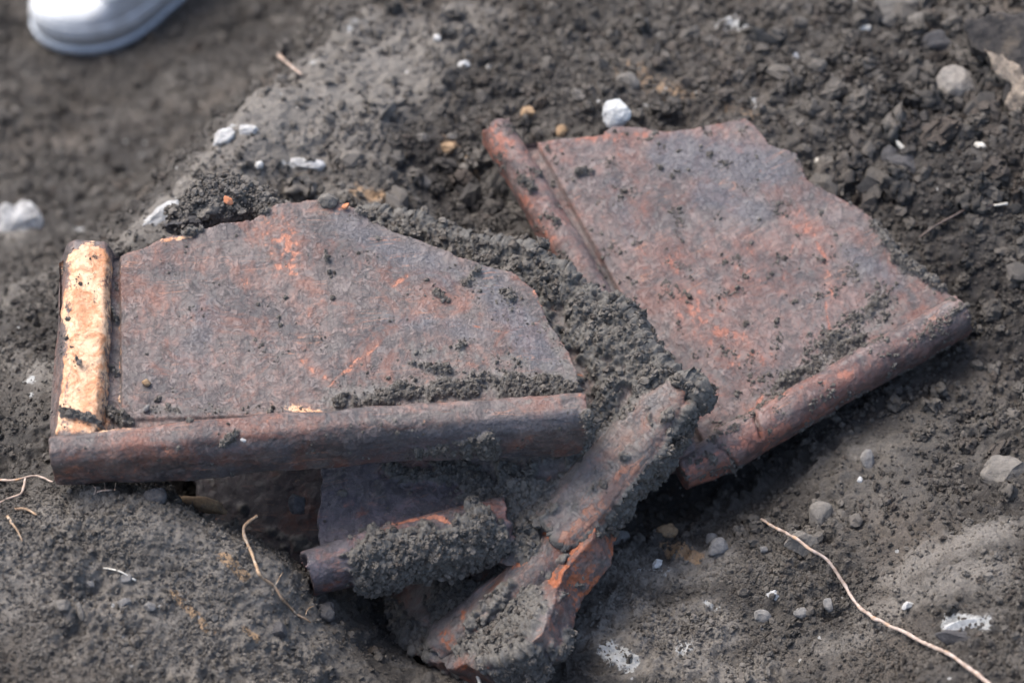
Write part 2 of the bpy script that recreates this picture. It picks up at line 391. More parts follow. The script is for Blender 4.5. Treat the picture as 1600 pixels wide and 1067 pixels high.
chalk[core] = 1.2*capsules(cv, gshapes("955 1018 980 1032 24 .75|1070 1015 20 .65|1000 885 1040 890 14 .5|1100 940 1120 950 9 .5|1480 972 1545 975 16 .75|1205 930 9 .8|1130 30 1165 45 22 .55|1000 20 1030 60 20 .4"
  "|345 205 335 235 14 .42|350 205 390 200 10 .5|445 250 505 258 8 .7|20 355 40 .5|30 340 30 .7|120 355 16 .45|50 600 14 .7|50 620 10 .6|240 340 260 330 16 .35"
  "|470 272 8 .7|490 100 560 40 14 .35|1170 150 1180 170 8 .5|1000 155 1020 170 10 .4"))
smooth[core] = np.clip(capsules(cv, gshapes("620 60 380 250 80 .6|380 200 240 350 60 .6|250 860 430 950 120 .8|60 820 250 830 70 .6|60 980 400 1020 120 .45|950 880 1120 880 40 .8"
  "|950 980 1080 1000 70 .6|1400 910 1560 840 60 .9|1350 960 1560 900 50 .7|60 600 60 .7|40 370 60 .8|1250 760 1400 700 60 .5|150 250 300 150 100 .5|640 1050 60 .7")), 0, 1)
def ground_disp(P, sm, freq_scale=1.0):
    rough = (1 - .72*sm)*(.35 + 1.15*sstep(-.25, .35, fbm(P, 13, 3, .6, 71)))
    h = .017*fbm(P, 9, 4, .55, 1)
    h += rough*(.0062*billow(P, 26, 5) + .0045*billow(P, 55, 9) + .0028*billow(P, 120, 12)
                + .0024*fbm(P, 230, 2, .7, 21)) - .006*rough
    # thin shaly ledges on the smoother faces
    L = P[:, 2]*70 + 1.3*noise3(P, 20, 31); h += sm*.0018*(np.abs((L % 1)-.5)*2)
    h += .0026*fbm(P, 150, 3, .65, 44)*sm + (.0016*billow(P, 170, 49) + .0011*billow(P, 330, 47))*sm + sm*.0045*np.minimum(0, fbm(P, 60, 3, .6, 48)-.1)
    return h
disp = np.zeros(len(GV)); disp[core] = ground_disp(cv, smooth[core])
GV = GV + GN*disp[:, None]
ZB = zbuffer(GV)
me = np_mesh('ground', GV, GF)
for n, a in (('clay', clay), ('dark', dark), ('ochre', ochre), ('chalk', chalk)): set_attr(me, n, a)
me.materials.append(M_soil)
ground = link(bpy.data.objects.new('ground', me)); tag(ground, kind='structure')
pxg, pyg, dg = proj(GV)

# ------------------------------------------------------------------ crumbs (geometry nodes, stuff only)
def crumb_group():
    g = bpy.data.node_groups.new('crumb_scatter', 'GeometryNodeTree')
    g.interface.new_socket('Geometry', in_out='INPUT', socket_type='NodeSocketGeometry')
    g.interface.new_socket('Material', in_out='INPUT', socket_type='NodeSocketMaterial')
    g.interface.new_socket('Geometry', in_out='OUTPUT', socket_type='NodeSocketGeometry')
    N = g.nodes.new; L = g.links.new
    gi = N('NodeGroupInput'); go = N('NodeGroupOutput'); j = N('GeometryNodeGeometryToInstance')
    for k in range(9):
        s = N('GeometryNodeMeshIcoSphere'); s.inputs['Radius'].default_value = 1; s.inputs['Subdivisions'].default_value = 4 if k < 3 else (3 if k < 6 else 2)
        sp = N('GeometryNodeSetPosition'); nz = N('ShaderNodeTexNoise'); nz.noise_dimensions = '4D'
        nz.inputs['W'].default_value = k*7.3; nz.inputs['Scale'].default_value = .9+.12*k; nz.inputs['Detail'].default_value = 3.5
        nz.inputs['Roughness'].default_value = .68
        sub = N('ShaderNodeVectorMath'); sub.operation = 'SUBTRACT'; sub.inputs[1].default_value = (.5, .5, .5)
        mul = N('ShaderNodeVectorMath'); mul.operation = 'SCALE'; mul.inputs['Scale'].default_value = 2.4
        L(nz.outputs['Color'], sub.inputs[0]); L(sub.outputs[0], mul.inputs[0]); L(mul.outputs[0], sp.inputs['Offset'])
        L(s.outputs['Mesh'], sp.inputs['Geometry'])
        n2 = N('ShaderNodeTexNoise'); n2.noise_dimensions = '4D'; n2.inputs['W'].default_value = k*3.1+50; n2.inputs['Scale'].default_value = 2.6; n2.inputs['Detail'].default_value = 3; n2.inputs['Roughness'].default_value = .75
        sub2 = N('ShaderNodeVectorMath'); sub2.operation = 'SUBTRACT'; sub2.inputs[1].default_value = (.5, .5, .5)
        mul2 = N('ShaderNodeVectorMath'); mul2.operation = 'SCALE'; mul2.inputs['Scale'].default_value = 2.1
        add2 = N('ShaderNodeVectorMath'); add2.operation = 'ADD'
        L(n2.outputs['Color'], sub2.inputs[0]); L(sub2.outputs[0], mul2.inputs[0]); L(mul.outputs[0], add2.inputs[0]); L(mul2.outputs[0], add2.inputs[1]); L(add2.outputs[0], sp.inputs['Offset'])
        sm = N('GeometryNodeSetShadeSmooth'); sm.inputs['Shade Smooth'].default_value = k < 5; L(sp.outputs[0], sm.inputs[0]); L(sm.outputs[0], j.inputs[0])
    iop = N('GeometryNodeInstanceOnPoints'); iop.inputs['Pick Instance'].default_value = True
    def at(name, typ):
        a = N('GeometryNodeInputNamedAttribute'); a.data_type = typ; a.inputs[0].default_value = name; return a.outputs[0]
    L(gi.outputs[0], iop.inputs['Points']); L(j.outputs[0], iop.inputs['Instance'])
    L(at('kind_index', 'INT'), iop.inputs['Instance Index']); L(at('rot', 'FLOAT_VECTOR'), iop.inputs['Rotation']); L(at('size', 'FLOAT_VECTOR'), iop.inputs['Scale'])
    mt = N('GeometryNodeSetMaterial'); L(iop.outputs[0], mt.inputs[0]); L(gi.outputs[1], mt.inputs['Material']); L(mt.outputs[0], go.inputs[0])
    return g
CG = crumb_group()
def crumbs(name, P, size, mat, parent=None, flat=.55, zone=None):
    n = len(P); me = bpy.data.meshes.new(name); me.vertices.add(n); me.vertices.foreach_set('co', np.asarray(P, np.float32).ravel())
    a = me.attributes.new('kind_index', 'INT', 'POINT'); a.data.foreach_set('value', rng.integers(0, 9, n).astype(np.int32))
    a = me.attributes.new('rot', 'FLOAT_VECTOR', 'POINT'); a.data.foreach_set('vector', rng.uniform(0, 6.28, (n, 3)).astype(np.float32).ravel())
    if zone is not None: set_attr(me, 'clay', zone[0]); set_attr(me, 'dark', zone[1])
    s = size[:, None]*rng.uniform(flat, 1.3, (n, 3))
    a = me.attributes.new('size', 'FLOAT_VECTOR', 'POINT'); a.data.foreach_set('vector', s.astype(np.float32).ravel())
    o = link(bpy.data.objects.new(name, me), parent)
    md = o.modifiers.new('crumbs', 'NODES'); md.node_group = CG
    for it in CG.interface.items_tree:
        if it.name == 'Material': md[it.identifier] = mat
    me.materials.append(mat); o['kind'] = 'stuff'
    return o
loose = np.clip(1 - smooth*.85, .22, 1)
vis = core & (pxg > -120) & (pxg < 1720) & (pyg > -120) & (pyg < 1180)
idx = np.nonzero(vis)[0]
# clods gather in drifts
clump = sstep(-.25, .5, fbm(GV[idx], 14, 3, .6, 77))
near = np.interp(pxg*.3+(1067-pyg)*.9-(dg*-300), [150, 420, 900], [.55, .85, 1.25])
area = np.ones(len(idx)); area[G[idx, 1] > .5] = 2.0
def pick(n, w):
    p = w/w.sum(); return rng.choice(idx, n, replace=False, p=p)
w = loose[idx]*(.25+clump)*area*(1-.6*np.clip(clay[idx], 0, 1)*(pyg[idx] < 500))
def pareto(n, lo, hi, k):
    u = rng.random(n); return (lo**-k + u*(hi**-k - lo**-k))**(-1/k)
i1 = pick(95000, w); s1 = pareto(len(i1), .0006, .0034, 1.5)*near[i1]
i2 = pick(2600, w*loose[idx]**2); s2 = pareto(len(i2), .003, .0085, 2.2)*near[i2]
tr = np.exp(-((pxg[idx]-1450)/220)**2-((pyg[idx]-130)/200)**2) + .5*np.exp(-((pxg[idx]-760)/130)**2-((pyg[idx]-240)/120)**2)
i3 = pick(560, w*loose[idx]*tr); s3 = pareto(len(i3), .005, .016, 1.5)
mnd = np.exp(-((pxg[idx]-220)/260)**4-((pyg[idx]-930)/170)**4) + .5*np.exp(-((pxg[idx]-1300)/330)**4-((pyg[idx]-960)/140)**4)
i4 = pick(38000, mnd*(.1+clump)); s4 = pareto(len(i4), .00035, .0022, 1.5)
ia = np.r_[i1, i2, i3, i4]; sa = np.r_[s1, s2, s3, s4]
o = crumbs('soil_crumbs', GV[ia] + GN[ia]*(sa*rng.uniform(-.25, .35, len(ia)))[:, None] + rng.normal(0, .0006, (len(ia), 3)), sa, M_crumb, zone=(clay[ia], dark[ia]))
tag(o, 'loose dark soil crumbs and small clods covering the ground around the tiles', 'soil')

# ------------------------------------------------------------------ solids for the tiles
def jag(fr, P, step=.005, amp=.0022, seed=0, h=0.0):
    """outline pixels (x,y[,amp factor]) -> (u,v) loop with a broken, uneven edge"""
    Q = [fr.uv(p[0], p[1], h) for p in P]; A = [p[2] if len(p) > 2 else 1.0 for p in P]; out = []
    for i in range(len(Q)):
        a, b = Q[i], Q[(i+1) % len(Q)]; L = np.linalg.norm(b-a); n = max(1, int(L/step))
        nrm = np.array([b[1]-a[1], a[0]-b[0]])/max(L, 1e-9)
        t = np.arange(n)/n; X = a + t[:, None]*(b-a)
        X3 = np.c_[X, np.full(n, seed*3.7)]
        d = (noise3(X3, 70, 3)*1.0 + noise3(X3, 190, 5)*.6)*amp*A[i]*np.minimum(1, np.minimum(t+.15, 1-t+.15)*3)
        out += list(X + nrm*d[:, None])
    return np.array(out)
def add_prism(bm, loop, w0, w1, slant=0.0):
    c = loop.mean(0)
    lo = [bm.verts.new((*(p + (p-c)*slant), w0)) for p in loop]; hi = [bm.verts.new((*p, w1)) for p in loop]
    n = len(loop); fl = [bm.faces.new(lo[::-1]), bm.faces.new(hi)]
    for i in range(n): fl.append(bm.faces.new((lo[i], lo[(i+1) % n], hi[(i+1) % n], hi[i])))
    bmesh.ops.triangulate(bm, faces=fl[:2])
def arc_profile(P, r=.005, n=4):
    """round the corners of a closed (c,w) polygon"""
    P = [np.array(p, float) for p in P]; out = []
    for i in range(len(P)):
        a, b, c = P[i-1], P[i], P[(i+1) % len(P)]
        la, lc = np.linalg.norm(a-b), np.linalg.norm(c-b); rr = min(r, la*.45, lc*.45)
        p0 = b+(a-b)/la*rr; p1 = b+(c-b)/lc*rr
        for k in range(n+1):
            t = k/n; out.append((1-t)**2*p0 + 2*t*(1-t)*b + t*t*p1)
    return np.array(out)
def add_sweep(bm, path, prof, seed=0, end_jag=(.002, .002), scale=None, wob=.0008):
    path = np.array(path, float); seg = np.linalg.norm(np.diff(path, axis=0), axis=1); s = np.r_[0, np.cumsum(seg)]
    n = max(2, int(s[-1]/.006)); t = np.linspace(0, s[-1], n+1)
    X = np.c_[np.interp(t, s, path[:, 0]), np.interp(t, s, path[:, 1])]
    T = np.gradient(X, axis=0); T /= np.linalg.norm(T, axis=1)[:, None]; C = np.c_[T[:, 1], -T[:, 0]]
    rings = []; m = len(prof)
    for k in range(n+1):
        sc = 1 if scale is None else np.interp(t[k]/s[-1], np.linspace(0, 1, len(scale)), scale)
        q = np.c_[X[k]+C[k]*(prof[:, :1]*sc), prof[:, 1]*(1 if scale is None else (.5+.5*sc))]
        q += wob*np.c_[noise3(q*1.0, 30, seed+1), noise3(q, 30, seed+2), noise3(q, 30, seed+4)]
        if k in (0, n):
            q[:, :2] += T[k]*(noise3(q, 110, seed+9)*(end_jag[0] if k == 0 else end_jag[1]))[:, None]
        rings.append([bm.verts.new(v) for v in q])
    for k in range(n):
        for i in range(m): bm.faces.new((rings[k][i], rings[k][(i+1) % m], rings[k+1][(i+1) % m], rings[k+1][i]))
    f1 = bm.faces.new(rings[0][::-1]); f2 = bm.faces.new(rings[-1]); bmesh.ops.triangulate(bm, faces=[f1, f2])
def solid(name, fr, build, voxel, mat, parent, paint=None, rough=1.0, relief=None, smooth=2, mud_th=.004):
    """build(bm) adds closed shapes; voxel remesh joins them; noise gives the worn surface"""
    bm = bmesh.new(); build(bm); bmesh.ops.recalc_face_normals(bm, faces=bm.faces)
    me = bpy.data.meshes.new(name); bm.to_mesh(me); bm.free()
    tmp = bpy.data.objects.new('tmp', me); scene.collection.objects.link(tmp)
    r = tmp.modifiers.new('r', 'REMESH'); r.mode = 'VOXEL'; r.voxel_size = voxel; r.adaptivity = 0
    s = tmp.modifiers.new('s', 'SMOOTH'); s.iterations = smooth; s.factor = .5
    dg_ = bpy.context.evaluated_depsgraph_get(); m2 = bpy.data.meshes.new_from_object(tmp.evaluated_get(dg_))
    bpy.data.objects.remove(tmp); bpy.data.meshes.remove(me); m2.name = name
    V = get_co(m2); N = get_no(m2)
    paint = paint or {}
    def P(key, default_h=0.0):
        sh = []
        for s_ in paint.get(key, '').split('|'):
            if not s_.strip(): continue
            v = [float(x) for x in s_.split()]
            if len(v) == 4: x0, y0, r_, st = v; x1, y1 = x0, y0
            else: x0, y0, x1, y1, r_, st = v
            hh = paint.get('h', 0.0); sh.append((fr.uv(x0, y0, hh), fr.uv(x1, y1, hh), r_*PXM, st))
        Vp = V[:, :2] + .0022*np.c_[fbm(V, 60, 3, .6, 91), fbm(V, 60, 3, .6, 95)]
        m_ = capsules(Vp, sh)
        return m_*np.clip(.62+1.5*fbm(V, 140, 3, .6, 97), 0, 1.15) if key == 'orange' else m_
    up = N[:, 2]
    org = P('orange'); sand = P('sand'); mudp = P('mud'); cut = P('cut')
    if 'side_orange' in paint: org = np.maximum(org, paint['side_orange']*sstep(.5, .1, np.abs(up)))
    if 'side_mud' in paint: mudp = np.maximum(mudp, paint['side_mud']*sstep(.6, .2, up))
    h = rough*(.0018*fbm(V, 24, 3, .5, 2) + .00045*fbm(V, 110, 3, .65, 8) + .00018*noise3(V, 420, 15) + .0005*sstep(.0, .1, fbm(V, 55, 4, .65, 19)))
    mm = mudp + paint.get('mud0', 0) + .75*fbm(V, 45, 4, .62, 50)
    mud = sstep(.42, .62, mm)
    lump = .25 + .85*np.clip(.5+1.0*fbm(V, 75, 4, .65, 61), 0, 1.4)
    h = h + mud*(mud_th*lump*np.clip(.35+mm-.45, .2, 1.4) + .0022*billow(V, 120, 65) + .0020*billow(V, 230, 66) + .0009*billow(V, 420, 68)) + np.minimum(cut, 0)*.006
    sm = sstep(.35, .55, sand + .5*(fbm(V, 120, 3, .6, 33)))
    h = h + sm*(.0006+.0005*fbm(V, 240, 3, .7, 36))
    if relief is not None: V2 = V + np.c_[np.zeros((len(V), 2)), relief(V, up)]
    else: V2 = V
    set_co(m2, V2 + N*h[:, None])
    for n_, a_ in (('blue', P('blue')), ('film', np.clip(sstep(.18, .75, mm)*.9 + P('film')*(.7+.8*fbm(V, 90, 4, .7, 71)), 0, 1.2)), ('orange', org), ('sand', sand), ('mud', mud)): set_attr(m2, n_, a_)
    m2.polygons.foreach_set('use_smooth', np.ones(len(m2.polygons), bool))
    m2.materials.append(mat)
    o = link(bpy.data.objects.new(name, m2), parent)
    return o, V2 + N*h[:, None], N, mm
def thing(name, fr, label, cat, group=None):
    o = bpy.data.objects.new(name, None); o.empty_display_size = .02; o.matrix_world = fr.matrix(); link(o); tag(o, label, cat, group); return o
def mud_crumbs(fr, parent, parts, n, lo=.0008, hi=.0034, thr=.42, shapes=None, name='clinging_soil', k=1.5):
    V = np.concatenate([p[1] for p in parts]); N = np.concatenate([p[2] for p in parts]); m = np.concatenate([p[3] for p in parts])
    wgt = np.clip(m-thr, 0, .6)**1.3 + (.004*(m > .15))
    Wd = fr.world(V); Nw = N @ np.array([fr.ex, fr.ey, fr.n]); facing = (Nw @ F) < .35
    wgt = wgt*facing
    if wgt.sum() <= 0: return
    c = rng.choice(len(V), min(n, int((wgt > 0).sum())), replace=False, p=wgt/wgt.sum())
    s = pareto(len(c), lo, hi, k)
    return crumbs(name, V[c] + N[c]*(s*rng.uniform(-.4, .3, len(s)))[:, None], s, M_mudcrumb, parent)
def uvs(fr, L, h=0.0): return [fr.uv(x, y, h) for x, y in L]

# ---- front tile with the sandy flange
TA = thing('roof_tile', FA, 'large grey-mauve broken roof tile in front, with a sandy orange strip along its left flange', 'roof tile', 'flanged clay roof tiles dug out of the soil')
outA = [(92, 712, .1), (92, 410, .4), (128, 396, 1), (190, 400, .6), (268, 368, .8), (300, 362, 1), (345, 350, .8), (392, 345, .8), (430, 320, 1), (500, 312, .7), (545, 322, 1),
        (610, 360, .8), (680, 385, 1), (735, 408, 1), (765, 418, 1.2), (800, 425, 1), (838, 455, 1), (856, 500, 1), (880, 535, 1), (902, 578, 1), (908, 652, .6), (500, 682, .1)]
gA0, gA1 = FA.uv(187, 400), FA.uv(190, 655); gB1 = FA.uv(500, 648)
def reliefA(V, up):
    top = sstep(.3, .8, up)
    # sunken channels beside the two flanges, fading to the right
    d1 = V[:, 0] - np.interp(V[:, 1], [min(gA0[1], gA1[1]), max(gA0[1], gA1[1])], [gA1[0], gA0[0]])
    ch1 = sstep(.0006, -.0006, d1)
    d2 = V[:, 1] - np.interp(V[:, 0], [gA1[0], gB1[0]], [gA1[1], gB1[1]])
    ch2 = sstep(.0008, -.0008, d2)*sstep(gB1[0]+.09, gB1[0]-.09, V[:, 0])
    return -.0042*top*np.maximum(ch1, ch2*.6)*(V[:, 2] > -.01)
pA = solid('tile_body', FA, lambda bm: add_prism(bm, jag(FA, outA, seed=1), -.021, 0, -.03), .00115, M_tileA, TA, dict(
    blue="760 440 850 560 40 .8|540 350 700 430 50 .6|330 480 300 560 50 .5|600 500 760 520 30 .5",
    film="520 615 890 595 34 .9|640 545 860 580 36 .6|850 500 900 600 14 .8|700 430 760 440 24 .6|210 640 400 640 14 .5|200 420 260 600 30 .25",
    orange="445 410 425 345 34 .75|450 385 455 420 22 .95|240 480 300 500 16 .3|700 640 640 640 6 .4|520 600 470 560 10 .5|400 360 16 .3|635 432 615 445 6 .9|530 590 590 540 4 1.0|560 560 512 605 3 .9|610 620 580 660 3 .6|790 520 845 505 2.5 .9|740 510 790 520 2.5 .8"
           "|700 545 760 560 20 .3|310 400 380 430 30 .2|495 330 545 325 12 .8|835 455 860 500 4 .9|640 600 690 590 12 .35|330 520 360 600 20 .2|470 500 500 470 8 .5|250 600 300 560 20 .2|560 515 620 545 25 .2",
    mud="540 625 780 600 30 .6|780 600 890 610 30 .75|650 570 760 590 20 .5|560 570 620 580 14 .25|730 440 745 425 14 .45|680 455 700 470 12 .4|790 455 800 480 22 .45|510 395 515 425 7 .5|500 360 495 390 6 .3"
        "|640 550 720 540 14 .3|200 660 172 640 12 .95|175 480 182 500 6 .8|172 570 184 580 5 .8|182 440 184 450 5 .6|480 500 560 500 5 .25|430 480 440 510 6 .3|640 350 800 400 10 .5|560 330 640 365 10 .6|290 365 420 330 10 .5|500 308 530 315 10 .7|150 630 200 665 9 .5|690 580 850 600 20 .35|560 600 880 590 50 .22|760 450 860 560 40 .2|200 640 480 640 14 .3|300 500 420 560 30 .15",
    sand="150 640 160 680 20 .5|455 640 500 650 14 .6|120 410 125 395 30 .9|255 375 300 370 6 .5|190 400 186 640 2 .3"), 1.0, reliefA)
hF = .022
pathA = uvs(FA, [(80, 712), (300, 693), (600, 669), (912, 651)], .0)
profA = arc_profile([(-.015, -.018), (-.0130, .016), (-.0085, .0225), (.0085, .0225), (.0172, .012), (.0185, -.006), (.0165, -.036), (-.004, -.036)], .0045)
cutA = "250 703 256 701 4 -.15|880 632 900 628 5 -.2"
pA2 = solid('front_flange', FA, lambda bm: add_sweep(bm, pathA, profA, 3, (.001, .004), [.72, .95, .98, .94, 1.0, 1.06], .0016), .00115, M_tileA, TA, dict(h=.02, cut=cutA, film="560 660 900 622 9 .6|100 690 300 675 8 .5|880 640 915 640 12 .6", blue="550 690 900 650 16 .7|300 700 450 690 10 .5",
    orange="100 715 200 700 20 .35|150 735 190 740 10 .7|430 655 500 660 20 .3|640 640 700 632 14 .3|870 625 905 618 10 .6|260 700 300 700 10 .4|560 700 580 702 7 .6",
    mud="620 686 780 674 8 .75|920 650 928 670 12 .9|215 720 240 725 12 .5|290 715 310 715 8 .4|100 660 140 665 12 .3|350 690 370 680 5 .5", sand="110 655 150 655 24 .75|120 670 200 668 9 .4"), .9)
pathS = uvs(FA, [(122, 722), (134, 560), (142, 392)], .0)
profS = arc_profile([(.020, -.020), (.0155, .010), (.0125, .0155), (-.0100, .0165), (-.0165, .012), (-.0270, -.020)], .007)
pA3 = solid('side_flange', FA, lambda bm: add_sweep(bm, pathS[::-1], profS*np.array([-1.12, 1]), 8, (.003, .001), [1, 1, 1, 1, 1, .7], .0016), .00115, M_tileA, TA, dict(h=.018,
    sand="140 405 134 470 34 1.2|136 470 134 560 34 1.2|136 560 128 650 34 1.15|120 500 112 640 16 .6|104 560 92 660 8 .7|150 395 120 400 20 1|95 470 110 520 8 .6|100 450 98 480 6 .6",
    orange="100 440 120 420 20 .5|105 600 100 650 20 .3", mud="100 520 110 560 8 .35|172 620 176 650 10 .7|100 640 165 665 12 .55|120 560 124 565 4 .8|150 450 146 470 4 .5|140 400 160 396 6 .5"), .9)
mud_crumbs(FA, TA, (pA, pA2, pA3), 7500, .0003, .0026, .40, k=1.7)

# ---- mud-covered tile below it, flange pointing down-left
TB = thing('roof_tile', FB, 'roof tile under the front tile, smeared with mud, its pointed corner and flange sticking out to the right', 'roof tile', 'flanged clay roof tiles dug out of the soil')
outB = [(560, 330), (640, 340), (720, 372), (790, 386), (850, 402), (900, 432), (950, 466), (985, 497), (1005, 537), (1050, 577), (1095, 608), (1080, 640, .5), (985, 760, .8), (900, 830, .8), (835, 880), (790, 885), (700, 830), (600, 700), (540, 500)]
pB = solid('tile_body', FB, lambda bm: add_prism(bm, jag(FB, outB, seed=2, amp=.004), -.024, 0, -.02), .00135, M_tileB, TB, dict(
    orange="905 590 940 560 7 .9|940 650 915 690 7 .9|935 430 950 440 8 .7|950 600 930 640 6 .5|860 745 830 790 4 .8|890 440 920 450 8 .5",
    mud="870 420 930 520 34 .55|930 520 1030 590 34 .6|960 480 1010 560 30 .8|760 385 860 400 24 .85|590 350 750 395 34 .85|740 400 880 450 34 .85|960 600 900 720 20 .6|1010 600 960 690 14 .5|880 440 840 480 20 .4|800 750 860 800 40 .5|790 800 830 860 30 .7|1060 600 1100 610 20 .9|900 500 980 640 60 .35", mud0=.3), 1.2, None, 2, .011)
pathB = uvs(FB, [(1056, 612), (950, 726), (866, 826)], .0)
profB = arc_profile([(-.024, -.01), (-.0195, .009), (-.012, .0145), (.018, .015), (.0265, .010), (.029, -.036), (-.01, -.040)], .003)
pB2 = solid('side_flange', FB, lambda bm: add_sweep(bm, pathB, profB*np.array([-1, 1]), 12, (.006, .007), [.6, 1, 1.05, .9], .002), .00125, M_tileB, TB, dict(h=.014,
    orange="1060 600 1090 625 10 .8|960 745 990 730 14 .7|870 780 930 720 7 .5|890 730 950 650 3.5 .6|850 800 890 750 3.5 .6|930 800 870 870 24 1.3",
    mud="1000 690 900 800 26 .3|1040 650 1080 610 22 .45|1010 640 1020 690 12 .35|985 700 1000 690 14 .4|1080 630 1030 720 18 .9|1030 720 970 790 20 .9|860 800 900 790 18 .45|1100 610 1090 640 14 1.", side_mud=.62, film="1050 640 860 840 16 .55"), 1.3, None, 1, .008)
mud_crumbs(FB, TB, (pB, pB2), 6500, .0003, .0052, .38, k=1.15)

# ---- lower muddy fragment carrying on below the flange
TC = thing('tile_fragment', FC, 'lower muddy tile fragment with a bright orange fracture face, at the foot of the pile', 'tile fragment')
outC = [(780, 850), (860, 800), (905, 786), (942, 796), (928, 840), (878, 902), (868, 945), (850, 990), (812, 1025), (740, 1045), (680, 1038), (610, 995), (545, 925), (620, 890), (720, 870)]
pC = solid('tile_body', FC, lambda bm: add_prism(bm, jag(FC, outC, seed=4, amp=.005), -.034, 0.002, -.05), .0013, M_tileC, TC, dict(
    orange="940 790 870 905 24 1.15",
    mud="930 800 880 890 20 -1.6|700 930 790 1010 50 .75|800 880 830 980 36 .75|560 930 640 990 30 .6|620 960 680 1020 24 .5|740 1010 820 1010 16 .8|860 850 880 870 12 .4", mud0=.22, side_orange=.35), 1.5, None, 2, .007)
pathC = uvs(FC, [(893, 826), (842, 890), (770, 955), (690, 1010)])
profC = arc_profile([(-.026, -.01), (-.021, .012), (-.012, .018), (.012, .017), (.022, .006), (.024, -.030), (-.01, -.034)], .005)
pC2 = solid('side_flange', FC, lambda bm: add_sweep(bm, pathC, profC*np.array([-1, 1]), 31, (.008, .008), [.75, .95, 1.05, .8], .004), .0013, M_tileC, TC, dict(h=.015,
    orange="690 990 710 1010 14 1.1|722 955 738 985 9 1.0|790 890 830 880 10 .9|855 830 870 850 9 .8|935 795 875 900 20 1.2",
    mud="928 812 888 885 17 -1.6|780 930 720 1000 30 .6|840 950 800 1010 24 .7|700 1010 760 1030 16 .7|850 900 870 880 12 .3", side_mud=.5, film="870 860 720 980 18 .5", blue="830 870 800 900 24 .9|760 940 740 960 12 .6"), 1.6, None, 1, .009)
mud_crumbs(FC, TC, (pC, pC2), 3800, .0003, .0034, .38, k=1.1)

# ---- short flange fragment under the front tile
TD = thing('tile_fragment', FD, 'shaded tile fragment with a rounded muddy flange poking out left below the front tile', 'tile fragment')
outD = [(505, 700), (600, 690), (700, 690), (800, 700), (805, 800), (780, 840), (640, 870), (500, 880), (498, 800)]
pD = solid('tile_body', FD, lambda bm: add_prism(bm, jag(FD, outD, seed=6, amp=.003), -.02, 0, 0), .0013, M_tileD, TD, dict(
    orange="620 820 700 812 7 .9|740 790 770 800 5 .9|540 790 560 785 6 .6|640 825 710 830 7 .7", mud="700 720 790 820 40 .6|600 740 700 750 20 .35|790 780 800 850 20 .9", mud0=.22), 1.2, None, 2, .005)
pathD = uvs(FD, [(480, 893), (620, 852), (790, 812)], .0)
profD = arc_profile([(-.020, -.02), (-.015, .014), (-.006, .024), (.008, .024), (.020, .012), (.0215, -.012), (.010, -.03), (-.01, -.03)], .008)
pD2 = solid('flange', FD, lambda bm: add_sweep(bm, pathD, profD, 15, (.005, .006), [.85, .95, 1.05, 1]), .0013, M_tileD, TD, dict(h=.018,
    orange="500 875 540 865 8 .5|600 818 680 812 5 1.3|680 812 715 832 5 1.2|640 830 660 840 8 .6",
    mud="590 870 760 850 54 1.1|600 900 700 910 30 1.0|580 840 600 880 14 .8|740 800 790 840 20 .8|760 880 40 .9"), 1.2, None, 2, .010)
mud_crumbs(FD, TD, (pD, pD2), 5000, .0003, .0034, .42, k=1.1)

# ---- dark plate deep in the gap
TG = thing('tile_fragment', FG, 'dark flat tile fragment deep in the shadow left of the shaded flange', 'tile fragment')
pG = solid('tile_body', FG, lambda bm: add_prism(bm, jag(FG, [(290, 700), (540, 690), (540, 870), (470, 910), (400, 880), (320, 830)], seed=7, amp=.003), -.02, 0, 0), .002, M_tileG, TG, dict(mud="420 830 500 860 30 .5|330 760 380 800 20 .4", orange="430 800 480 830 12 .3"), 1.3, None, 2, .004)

# ---- rear tile on the right
TE = thing('roof_tile', FE, 'large reddish roof tile lying behind on the right, rolled flanges along its left and lower edges', 'roof tile', 'flanged clay roof tiles dug out of the soil')
outE = [(772, 222, .3), (826, 223, .4), (940, 211, .8), (957, 197, .8), (1002, 199, .8), (1040, 206, 1), (1100, 197, 1), (1165, 184, .5), (1182, 198, .8), (1200, 226, .7), (1245, 240, .7), (1262, 282, .8),
        (1300, 302, .8), (1340, 322, 1), (1362, 342, 1), (1384, 378, 1), (1408, 402, 1), (1440, 425, 1), (1468, 452, .6), (1500, 468, .5), (1505, 492, .2), (1290, 620, .1), (1078, 725, .1), (1050, 690, .1), (900, 440, .1)]
eg0, eg1 = FE.uv(838, 222), FE.uv(962, 445)
def reliefE(V, up):
    top = sstep(.3, .8, up); e = (eg1-eg0)/np.linalg.norm(eg1-eg0); n = np.array([-e[1], e[0]])
    d = (V[:, :2]-eg0)@n
    if (FE.uv(780, 220)-eg0)@n > 0: d = -d
    return -.006*top*sstep(.001, -.001, d)*(V[:, 2] > -.012)
